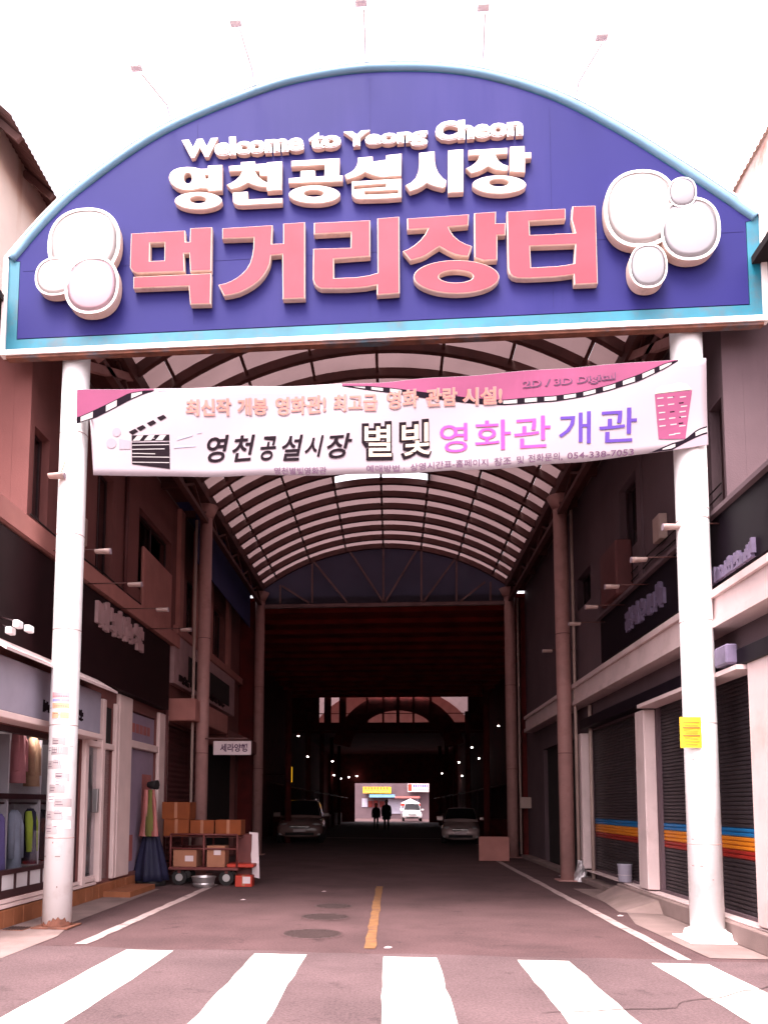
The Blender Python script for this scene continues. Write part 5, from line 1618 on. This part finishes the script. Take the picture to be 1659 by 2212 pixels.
# gable between the two roofs: arched opening with clear strips
b = MB()
b.box(-6.2, 5.75, 48.0, 48.15, 2.0 + 4.2, 6.68)
b.box(-6.2, -4.5, 48.0, 48.15, 6.682, 8.29); b.box(4.6, 5.75, 48.0, 48.15, 6.682, 8.29)
b.build('gable_wall', M['hall_dark'], hall)
def arch_band(r0, r1, cx, cz, a0, a1, y0, y1, name):
    n = 30
    o = [(cx + r1 * math.cos(a0 + (a1 - a0) * i / n), cz + r1 * math.sin(a0 + (a1 - a0) * i / n)) for i in range(n + 1)]
    i_ = [(cx + r0 * math.cos(a0 + (a1 - a0) * i / n), cz + r0 * math.sin(a0 + (a1 - a0) * i / n)) for i in range(n + 1)]
    MB().ring(o, i_, y0, y1, open_=True).build(name, M['hall_dark'], hall)
arch_band(3.05, 4.15, .35, 4.4, .25, math.pi - .25, 48.16, 48.3, 'arch_rib')
arch_band(2.35, 2.55, .35, 5.35, .4, math.pi - .4, 48.32, 48.4, 'arch_rib')
for x, w in ((-3.98, .22), (-3.05, .22), (-.55, .06), (.35, .10), (1.3, .06), (-1.55, .06), (2.35, .08)):
    MB().box(x - w, x + w, 48.05, 48.1, 6.685, 8.285).build('mullion', M['hall_dark'], hall)
MB().box(-4.5, 4.6, 48.102, 48.14, 7.22, 7.27).build('glazing_bar', M['hall_dark'], hall)
# second glazed bay seen through the gable
b = MB()
n = 20
for i in range(n):
    a0, a1 = math.pi * (.14 + .72 * i / n), math.pi * (.14 + .72 * (i + 1) / n)
    b.add([(.0 + 6.6 * math.cos(a0), 48.5, 4.9 + 5.6 * math.sin(a0)), (.0 + 6.6 * math.cos(a1), 48.5, 4.9 + 5.6 * math.sin(a1)), (.0 + 6.6 * math.cos(a1), 58, 4.9 + 5.6 * math.sin(a1)), (.0 + 6.6 * math.cos(a0), 58, 4.9 + 5.6 * math.sin(a0))], [(0, 1, 2, 3)])
b.build('skylight_vault', M['panel'], hall, recalc=False)
MB().box(-6.2, 5.75, 58.0, 58.15, 6.75, 10.6).build('far_gable', M['ledge'], hall)
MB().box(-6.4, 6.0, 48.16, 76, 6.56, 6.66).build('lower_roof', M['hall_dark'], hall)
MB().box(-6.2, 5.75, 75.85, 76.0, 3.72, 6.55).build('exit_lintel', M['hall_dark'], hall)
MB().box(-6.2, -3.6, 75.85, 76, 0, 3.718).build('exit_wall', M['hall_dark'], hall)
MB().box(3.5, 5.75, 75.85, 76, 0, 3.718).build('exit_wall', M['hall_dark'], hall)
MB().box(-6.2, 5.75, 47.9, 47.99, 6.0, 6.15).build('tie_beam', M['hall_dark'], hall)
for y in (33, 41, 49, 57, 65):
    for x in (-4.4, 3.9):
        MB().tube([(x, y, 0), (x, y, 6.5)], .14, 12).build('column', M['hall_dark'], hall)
# stalls along the hall
rr = random.Random(12)
for side, xs_ in ((-1, -5.2), (1, 4.9)):
    for k in range(6):
        y = 41 + k * 5.2
        t = thing('market_stall', (xs_, y, 0), 'dark awninged stall on the ' + ('left' if side < 0 else 'right') + ' of the hall, ' + ['nearest the parked car', 'second beyond the parked car', 'third beyond the parked car', 'third from the bright exit', 'second from the bright exit', 'closest to the bright exit'][k], 'market stall', ('left' if side < 0 else 'right') + ' hand stalls in the dark hall')
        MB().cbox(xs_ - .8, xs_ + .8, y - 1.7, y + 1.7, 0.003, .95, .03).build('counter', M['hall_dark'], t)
        MB().add([(xs_ + side * .9, y - 1.9, 2.75), (xs_ + side * .9, y + 1.9, 2.75), (xs_ - side * 1.3, y + 1.9, 2.25), (xs_ - side * 1.3, y - 1.9, 2.25), (xs_ + side * .9, y - 1.9, 2.70), (xs_ + side * .9, y + 1.9, 2.70), (xs_ - side * 1.3, y + 1.9, 2.20), (xs_ - side * 1.3, y - 1.9, 2.20)],
                 [(0, 1, 2, 3), (7, 6, 5, 4), (0, 4, 5, 1), (1, 5, 6, 2), (2, 6, 7, 3), (3, 7, 4, 0)]).build('awning', M['shutter_brown'], t)
        for dy in (-1.6, 1.6):
            MB().tube([(xs_ - side * .7, y + dy, .9), (xs_ - side * .7, y + dy, 2.4)], .03, 6).build('post', M['rib'], t)
# small lamps deep in the hall
cr = lambda x, y: (501.9 + x * .4105, 1433.9 + y * .4105)
LM = [(40, 380, -4.6), (397, 489, -3.6), (527, 513, -3.6), (535, 586, -4.2), (655, 591, -3.4), (348, 380, -4.4), (1400, 327, 4.3), (1331, 379, 4.3), (1260, 440, 4.3), (1297, 498, 5.2), (1192, 519, 4.3), (1101, 577, 4.3), (1076, 597, 4.3), (1208, 590, 5.3), (1170, 606, 5.3), (1065, 635, 4.6), (613, 597, -4.0), (570, 604, -4.6)]
LLAB = ['lit bulb just above the white hanging sign', 'lit bulb above the left white car', 'lit bulb right of and above the left car, higher of two', 'lit bulb in the hall left row, lower of two', 'lit bulb nearest the left of the bright exit', 'dim bulb high at the left of the hall',
        'brightest lamp of the right row, beside the third right column', 'second lamp down the right row beside the third right column', 'third lamp down the right row in the hall', 'lamp set apart to the right of the descending right row', 'fifth lamp down the right row in the hall',
        'upper of two close lamps above the right end of the exit', 'lower of two close lamps above the right end of the exit', 'lamp in the low right cluster, the rightmost one', 'lamp in the low right cluster, the lower one', 'lamp just right of the exit signs', 'warm lamp in the left row close to the exit', 'faint lamp in the left row, lowest']
for (x, y, X), lab in zip(LM, LLAB):
    p = cr(x, y)
    q = on(*p, x=X)
    s = .023 * q[1] / 26
    t = thing('hall_lamp', tuple(q), lab, 'lamp', 'small lit lamps in the dark hall')
    b = MB()
    b.rings([[(q[0] + s * 1.4 * math.sin(u) * math.cos(v), q[1] + s * math.sin(u) * math.sin(v), q[2] + s * .8 * math.cos(u)) for v in [2 * math.pi * k / 10 for k in range(10)]] for u in (.1, .6, 1.2, 1.8, 2.5, 3.04)])
    b.build('bulb', M['lamp_glow'], t)
    MB().tube([(q[0], q[1], q[2] + s * .85), (q[0], q[1], q[2] + s * .85 + .3)], .012, 6).build('stem', M['hall_dark'], t)
q = on(626.5, 1673, x=-4.9)
h = 17 * q[1] / 1690
w = 4.6 * q[1] / 1690
t = thing('yellow_light_sign', (q[0], q[1], q[2] - h), 'narrow upright yellow illuminated sign on the left wall of the hall', 'light sign')
MB().cbox(q[0] - w, q[0] + w, q[1], q[1] + .12, q[2] - h, q[2] + h, .02).build('light_box', M['yellow_glow'], t)
MB().bar((q[0] - w, q[1] + .06, q[2]), (-6.2, q[1] + .06, q[2]), .04, .04).build('bracket', M['hall_dark'], t)

# ------------------------------------------------------------------ cars
def car(x, y, paint_, lab, L=3.9, Wd=1.64, H=1.5, suv=False, rz=0., grp='cars parked in the market hall', rear=False, plate=True):
    t = thing('parked_car', (x, y, 0), lab, 'car', grp)
    hw = Wd / 2
    gz = .17 if not suv else .24
    hood = .92 if not suv else 1.05
    belt = .98 if not suv else 1.10
    def sect(yy, w, zb, zt, n=16, p=3.2):
        out = []
        for k in range(n):
            a = 2 * math.pi * k / n + math.pi / n
            c, s = math.cos(a), math.sin(a)
            out.append((x + w * abs(c) ** (2 / p) * (1 if c > 0 else -1), y + yy, (zb + zt) / 2 + (zt - zb) / 2 * abs(s) ** (2 / p) * (1 if s > 0 else -1)))
        return out
    b = MB()
    b.rings([sect(0, hw * .80, gz + .08, hood * .66), sect(.06, hw * .93, gz + .02, hood * .76), sect(.25, hw * .99, gz, hood * .86), sect(.75, hw, gz, hood * .97), sect(L * .30, hw, gz, belt), sect(L * .6, hw, gz, belt + .03), sect(L * .9, hw * .99, gz + .02, belt + .02), sect(L * .985, hw * .94, gz + .06, belt - .03), sect(L, hw * .86, gz + .12, belt - .12)])
    body = b.build('body', M[paint_], t)
    def cab(yy, wb, wt, zb, zt):
        n = 6
        L_ = [(x - wb + (wb - wt) * i / n, y + yy, zb + (zt - zb) * i / n) for i in range(n)]
        top = [(x - wt + 2 * wt * i / 6, y + yy, zt + .03 * math.sin(math.pi * i / 6)) for i in range(7)]
        R_ = [(x + wt + (wb - wt) * i / n, y + yy, zt - (zt - zb) * i / n) for i in range(1, n + 1)]
        return L_ + top + R_
    b = MB()
    b.rings([cab(L * .25, hw * .90, hw * .86, belt - .06, belt - .02), cab(L * .32, hw * .91, hw * .78, belt - .05, belt + (H - belt) * .48), cab(L * .41, hw * .91, hw * .70, belt - .05, H - .04), cab(L * .55, hw * .91, hw * .70, belt - .05, H), cab(L * .82, hw * .91, hw * .69, belt - .05, H - .02), cab(L * .93, hw * .90, hw * .72, belt - .05, belt + (H - belt) * .5), cab(L * .985, hw * .86, hw * .80, belt - .06, belt)])
    cabin = b.build('roof', M[paint_], t)
    fy, ry_ = y + L * .262, y + L * .40
    b = MB()
    vw = []
    for yy, ww, zz in ((L * .258, .835, belt + .02), (L * .32, .765, belt + (H - belt) * .48), (L * .40, .675, H - .06)):
        for c in range(7):
            u = c / 3 - 1
            vw.append((x + hw * ww * u, y + yy - .045, zz + .02 + .035 * math.cos(u * math.pi / 2)))
    b.add(vw, [(r * 7 + c, r * 7 + c + 1, r * 7 + c + 8, r * 7 + c + 7) for r in range(2) for c in range(6)], 0, True)
    b.build('windscreen', M['car_glass'], t, recalc=False)
    if rear:
        b = MB()
        b.add([(x - hw * .74, y + L * .975, belt + .05), (x + hw * .74, y + L * .975, belt + .05), (x + hw * .64, y + L * .89, H - .09), (x - hw * .64, y + L * .89, H - .09)], [(0, 1, 2, 3)])
        b.build('rear_window', M['car_glass'], t, recalc=False)
    for s in (-1, 1):
        b = MB()
        b.add([(x + s * hw * .925, y + L * .34, belt + .04), (x + s * hw * .925, y + L * .86, belt + .04), (x + s * hw * .755, y + L * .80, H - .10), (x + s * hw * .755, y + L * .43, H - .10)], [(0, 1, 2, 3)])
        b.build('side_window', M['car_glass'], t, recalc=False)
        b = MB()
        hz = hood * (.70 if not suv else .74)
        b.rings([[(x + s * hw * (.70 + .20 * u * math.cos(q)), y + .10 + (.10 if math.cos(q) * 1 > 0 else 0) * u - .07 * (1 - u), hz + .085 * u * math.sin(q) * (1.25 if not suv else .8)) for q in [2 * math.pi * k / 14 for k in range(14)]] for u in (.05, .6, 1.0)])
        b.build('headlight', M['head_lens'], t)
        b = MB()
        b.cbox(x + s * hw * .98, x + s * hw * 1.22, y + L * .31, y + L * .33 + .06, belt, belt + .15, .03)
        b.build('mirror', M[paint_], t)
    b = MB().cbox(x - hw * .42, x + hw * .42, y - .02, y + .05, hood * .60, hood * .70, .015)
    g_ = b.build('grille', M['rubber'], t)
    MB().box(x - hw * .40, x + hw * .40, y - .026, y - .021, hood * .645, hood * .662).build('grille_bar', M['chrome'], g_)
    MB().cbox(x - hw * .62, x + hw * .62, y - .01, y + .06, gz + .09, gz + .22, .02).build('lower_intake', M['rubber'], t)
    if plate:
        MB().cbox(x - .26, x + .26, y - .035, y - .012, gz + .24, gz + .35, .005).build('number_plate', M['label_white'], t)
    for s in (-1, 1):
        MB().cbox(x + s * hw * .78 - .09, x + s * hw * .78 + .09, y + .02, y + .09, gz + .10, gz + .20, .02).build('fog_lamp', M['head_lens'], t)
        for yy in (.72, L - .72):
            r = .30 if not suv else .36
            b = MB()
            b.tube([(x + s * (hw - .20), y + yy, r), (x + s * (hw - .005), y + yy, r)], r, 22)
            w = b.build('wheel', M['rubber'], t)
            MB().tube([(x + s * (hw - .01), y + yy, r), (x + s * (hw + .006), y + yy, r)], r * .62, 18).build('rim', M['chrome'], w)
    if suv:
        for s in (-1, 1):
            MB().tube([(x + s * hw * .62, y + L * .45, H + .05), (x + s * hw * .62, y + L * .8, H + .05)], .02, 6).build('roof_rail', M['chrome'], t)
    t.rotation_euler.z = rz
    return t


car(-3.85, 32.6, 'car_white', 'pale sport utility car parked facing out at the left of the hall', 4.5, 1.96, 1.80, True, .06)
car(2.82, 33.2, 'car_silver', 'small pale hatchback car parked facing out at the right of the hall', 3.6, 1.62, 1.50, False, -.10)
car(2.0, 79.5, 'car_bright', 'white sport utility car standing in daylight beyond the hall exit', 4.5, 1.95, 1.80, True, 0, 'car in the far daylight')

# ------------------------------------------------------------------ people walking near the exit
def person(x, y, h, lab, step, coat_long):
    t = thing('person', (x, y, 0), lab, 'person', 'people walking near the exit')
    k = h / 1.72
    J = {'pel': (0, 0, .93), 'waist': (0, 0, 1.08), 'chest': (0, .01, 1.30), 'neck': (0, .0, 1.47), 'head': (0, -.01, 1.60), 'top': (0, 0, 1.70)}
    for s, n in ((-1, 'l'), (1, 'r')):
        st = step * s
        J.update({'hip' + n: (s * .09, 0, .88), 'knee' + n: (s * .10, -.10 * st + .02, .49), 'ank' + n: (s * .10, -.20 * st + .06 * (st > 0), .09 + (.05 if st > 0 else 0)), 'toe' + n: (s * .11, -.20 * st - .14, .04 + (.02 if st > 0 else 0)),
                  'sh' + n: (s * .18, .01, 1.41), 'el' + n: (s * .25, .04 + .06 * st, 1.13), 'wr' + n: (s * .25, -.04 + .12 * st, .89), 'ha' + n: (s * .25, -.06 + .13 * st, .80)})
    R = {'pel': .145, 'waist': .135, 'chest': .155, 'neck': .06, 'head': .095, 'top': .07, 'hip': .095, 'knee': .065, 'ank': .045, 'toe': .04, 'sh': .075, 'el': .055, 'wr': .04, 'ha': .042}
    E = [('pel', 'waist'), ('waist', 'chest'), ('chest', 'neck'), ('neck', 'head'), ('head', 'top')]
    for n in 'lr':
        E += [('pel', 'hip' + n), ('hip' + n, 'knee' + n), ('knee' + n, 'ank' + n), ('ank' + n, 'toe' + n), ('chest', 'sh' + n), ('sh' + n, 'el' + n), ('el' + n, 'wr' + n), ('wr' + n, 'ha' + n)]
    names = list(J)
    me = bpy.data.meshes.new('body')
    me.from_pydata([tuple(c * k for c in J[n]) for n in names], [(names.index(a), names.index(c)) for a, c in E], [])
    me.materials.append(M['coat'])
    o = link(bpy.data.objects.new('body', me), t)
    md = o.modifiers.new('skin', 'SKIN')
    md.use_smooth_shade = True
    for i, n in enumerate(names):
        r = R.get(n, R.get(n[:-1], .06)) * k
        me.skin_vertices[0].data[i].radius = (r, r * (.72 if n in ('pel', 'waist', 'chest') else 1))
        me.skin_vertices[0].data[i].use_root = (n == 'pel')
    o.modifiers.new('smooth', 'SUBSURF').levels = 1
    o.modifiers['smooth'].render_levels = 2
    b = MB()
    zt, zb = 1.45, (.62 if coat_long else .82)
    b.rings([[(x + k * w * math.cos(q), y + k * d * math.sin(q), k * z) for q in [2 * math.pi * i / 20 for i in range(20)]] for w, d, z in ((.08, .08, 1.48), (.19, .12, 1.42), (.225, .16, 1.28), (.20, .15, 1.08), (.215, .16, .92), (.24, .19, zb))], caps=False)
    b.build('coat', M['coat'], t)
    b = MB()
    b.rings([[(x + k * .108 * math.sin(u) * math.cos(v), y + k * (.02 + .115 * math.sin(u) * math.sin(v)), k * (1.645 + .12 * math.cos(u))) for v in [2 * math.pi * i / 14 for i in range(14)]] for u in (.08, .4, .8, 1.2, 1.6, 1.9)])
    b.build('hair', M['hair'], t)
    b = MB()
    hz = k * 1.61
    b.rings([[(x + k * .086 * math.sin(u) * math.cos(v), y + k * (-.03 + .085 * math.sin(u) * math.sin(v)), hz + k * .11 * math.cos(u)) for v in [2 * math.pi * i / 14 for i in range(14)]] for u in (.08, .5, 1.0, 1.57, 2.1, 2.6, 3.05)])
    f = b.build('face', M['skin'], t)
    MB().tube([(x, y - k * .115, hz + .01), (x, y - k * .135, hz - .025)], [.008, .014], 6).build('nose', M['skin'], f)
    for s in (-1, 1):
        MB().cbox(x + s * .035 - .014, x + s * .035 + .014, y - k * .113, y - k * .105, hz + .012, hz + .024, .003).build('eye', M['hair'], f)
    MB().cbox(x - .025, x + .025, y - k * .110, y - k * .100, hz - .055, hz - .046, .003).build('mouth', M['poster_red'], f)
    return t


qa, qb = on(812, 1792, y=51), on(835, 1792, y=51)
person(float(qa[0]), 51.6, 1.70, 'shorter dark clothed person walking in the hall, left of the pair', .8, False)
person(float(qb[0]), 50.6, 1.92, 'taller person in a long dark coat walking in the hall, right of the pair', -.6, True)

# ------------------------------------------------------------------ daylight square beyond the exit
YF = 95.0
far = thing('far_building', (0, YF + 3, 0), 'pale shop building across the square seen through the hall exit', 'building')
c8 = lambda x, y: ((1000 + x * .211) / 1.3948, (2300 + y * .211) / 1.3948)
MB().box(-9, 9, YF, YF + 6, 0, 7.5).build('wall', M['wall_right'], far)
MB().box(-9.4, 9.4, YF - 1.0, YF, 7.502, 7.8).build('roof', M['brown_sheet'], far)
def far_rect(x0, y0, x1, y1, m, name, yy, parent, d=.08):
    a, c = on(*c8(x0, y0), y=yy), on(*c8(x1, y1), y=yy)
    return MB().box(a[0], c[0], yy - d, yy - .003, c[2], a[2]).build(name, m, parent), a, c
for r in ((430, 500, 510, 625), (520, 535, 585, 625), (595, 530, 660, 625), (680, 540, 750, 625)):
    far_rect(*r, M['hall_dark'] if r[0] != 430 else M['lightbox'], 'window', YF, far)
far_rect(800, 500, 1240, 720, M['lightbox'], 'shutter', YF, far)
aw, a, c = far_rect(540, 445, 900, 488, M['pale_blue'], 'awning', YF, far, 1.2)
far_rect(900, 470, 1250, 500, M['poster_red'], 'awning', YF, far, 1.2)
for (rect, m, lab) in (((445, 335, 845, 428), 'notice_yellow', 'yellow shop sign with red print across the far square'),
                       ((1080, 290, 1398, 408), 'label_white', 'white shop sign with a red block across the far square')):
    a, c = on(*c8(rect[0], rect[1]), y=YF - .9), on(*c8(rect[2], rect[3]), y=YF - .9)
    t = thing('shop_sign', (float(a[0] + c[0]) / 2, YF - 1, float(c[2])), lab, 'shop sign')
    MB().box(a[0], c[0], YF - 1.0, YF - .9, c[2], a[2]).build('board', M[m], t)
    MB().box(a[0] + .1, c[0] - .1, YF - .9, YF - .002, a[2] - .1, a[2] - .04).build('bracket', M['steel'], t)
    if m == 'notice_yellow':
        b = MB()
        L_ = c[0] - a[0]
        for (fz0, fz1, mi, n) in ((.62, .95, 0, 8), (.38, .55, 1, 14), (.08, .26, 1, 16)):
            for i in range(n):
                xx = a[0] + L_ * (.06 + .88 * i / n)
                zz = c[2] + (a[2] - c[2]) * fz0
                b.box(xx, xx + L_ * .88 / n * .6, YF - 1.012, YF - 1.002, zz, c[2] + (a[2] - c[2]) * fz1, mi)
        b.build('print', [M['print_brown'], M['poster_red']], t)
    else:
        MB().box(a[0] + .05, a[0] + (c[0] - a[0]) * .19, YF - 1.012, YF - 1.002, c[2] + .1, a[2] - .05).build('red_block', M['red_plastic'], t)
        b = MB()
        for i in range(7):
            xx = a[0] + (c[0] - a[0]) * (.26 + .1 * i)
            b.box(xx, xx + .16, YF - 1.012, YF - 1.002, c[2] + .55, a[2] - .1)
            b.box(xx, xx + .2, YF - 1.012, YF - 1.002, c[2] + .2, c[2] + .3)
        b.build('print', M['print_purple'], t)
# fair tent
p0, p1 = on(*c8(985, 570), y=88), on(*c8(1260, 600), y=88)
pk = on(*c8(1120, 503), y=88)
t = thing('market_tent', (float(pk[0]), 89, 0), 'pitched market tent with a white top and red valance beyond the exit', 'tent')
xa, xb, ze, zp = float(p0[0]), float(p1[0]), float(p0[2]), float(pk[2])
b = MB().add([(xa, 88, ze), (xb, 88, ze), (xb, 90.6, ze), (xa, 90.6, ze), ((xa + xb) / 2, 89.3, zp)], [(0, 1, 4), (1, 2, 4), (2, 3, 4), (3, 0, 4)])
b.build('canopy', M['white_acrylic'], t)
MB().box(xa, xb, 87.98, 88.0, ze - .28, ze - .003).build('valance', M['red_plastic'], t)
for x in (xa + .04, xb - .04):
    for y in (88.04, 90.5):
        MB().tube([(x, y, 0), (x, y, ze)], .03, 6).build('leg', M['steel'], t)
print('objects', len(bpy.data.objects))
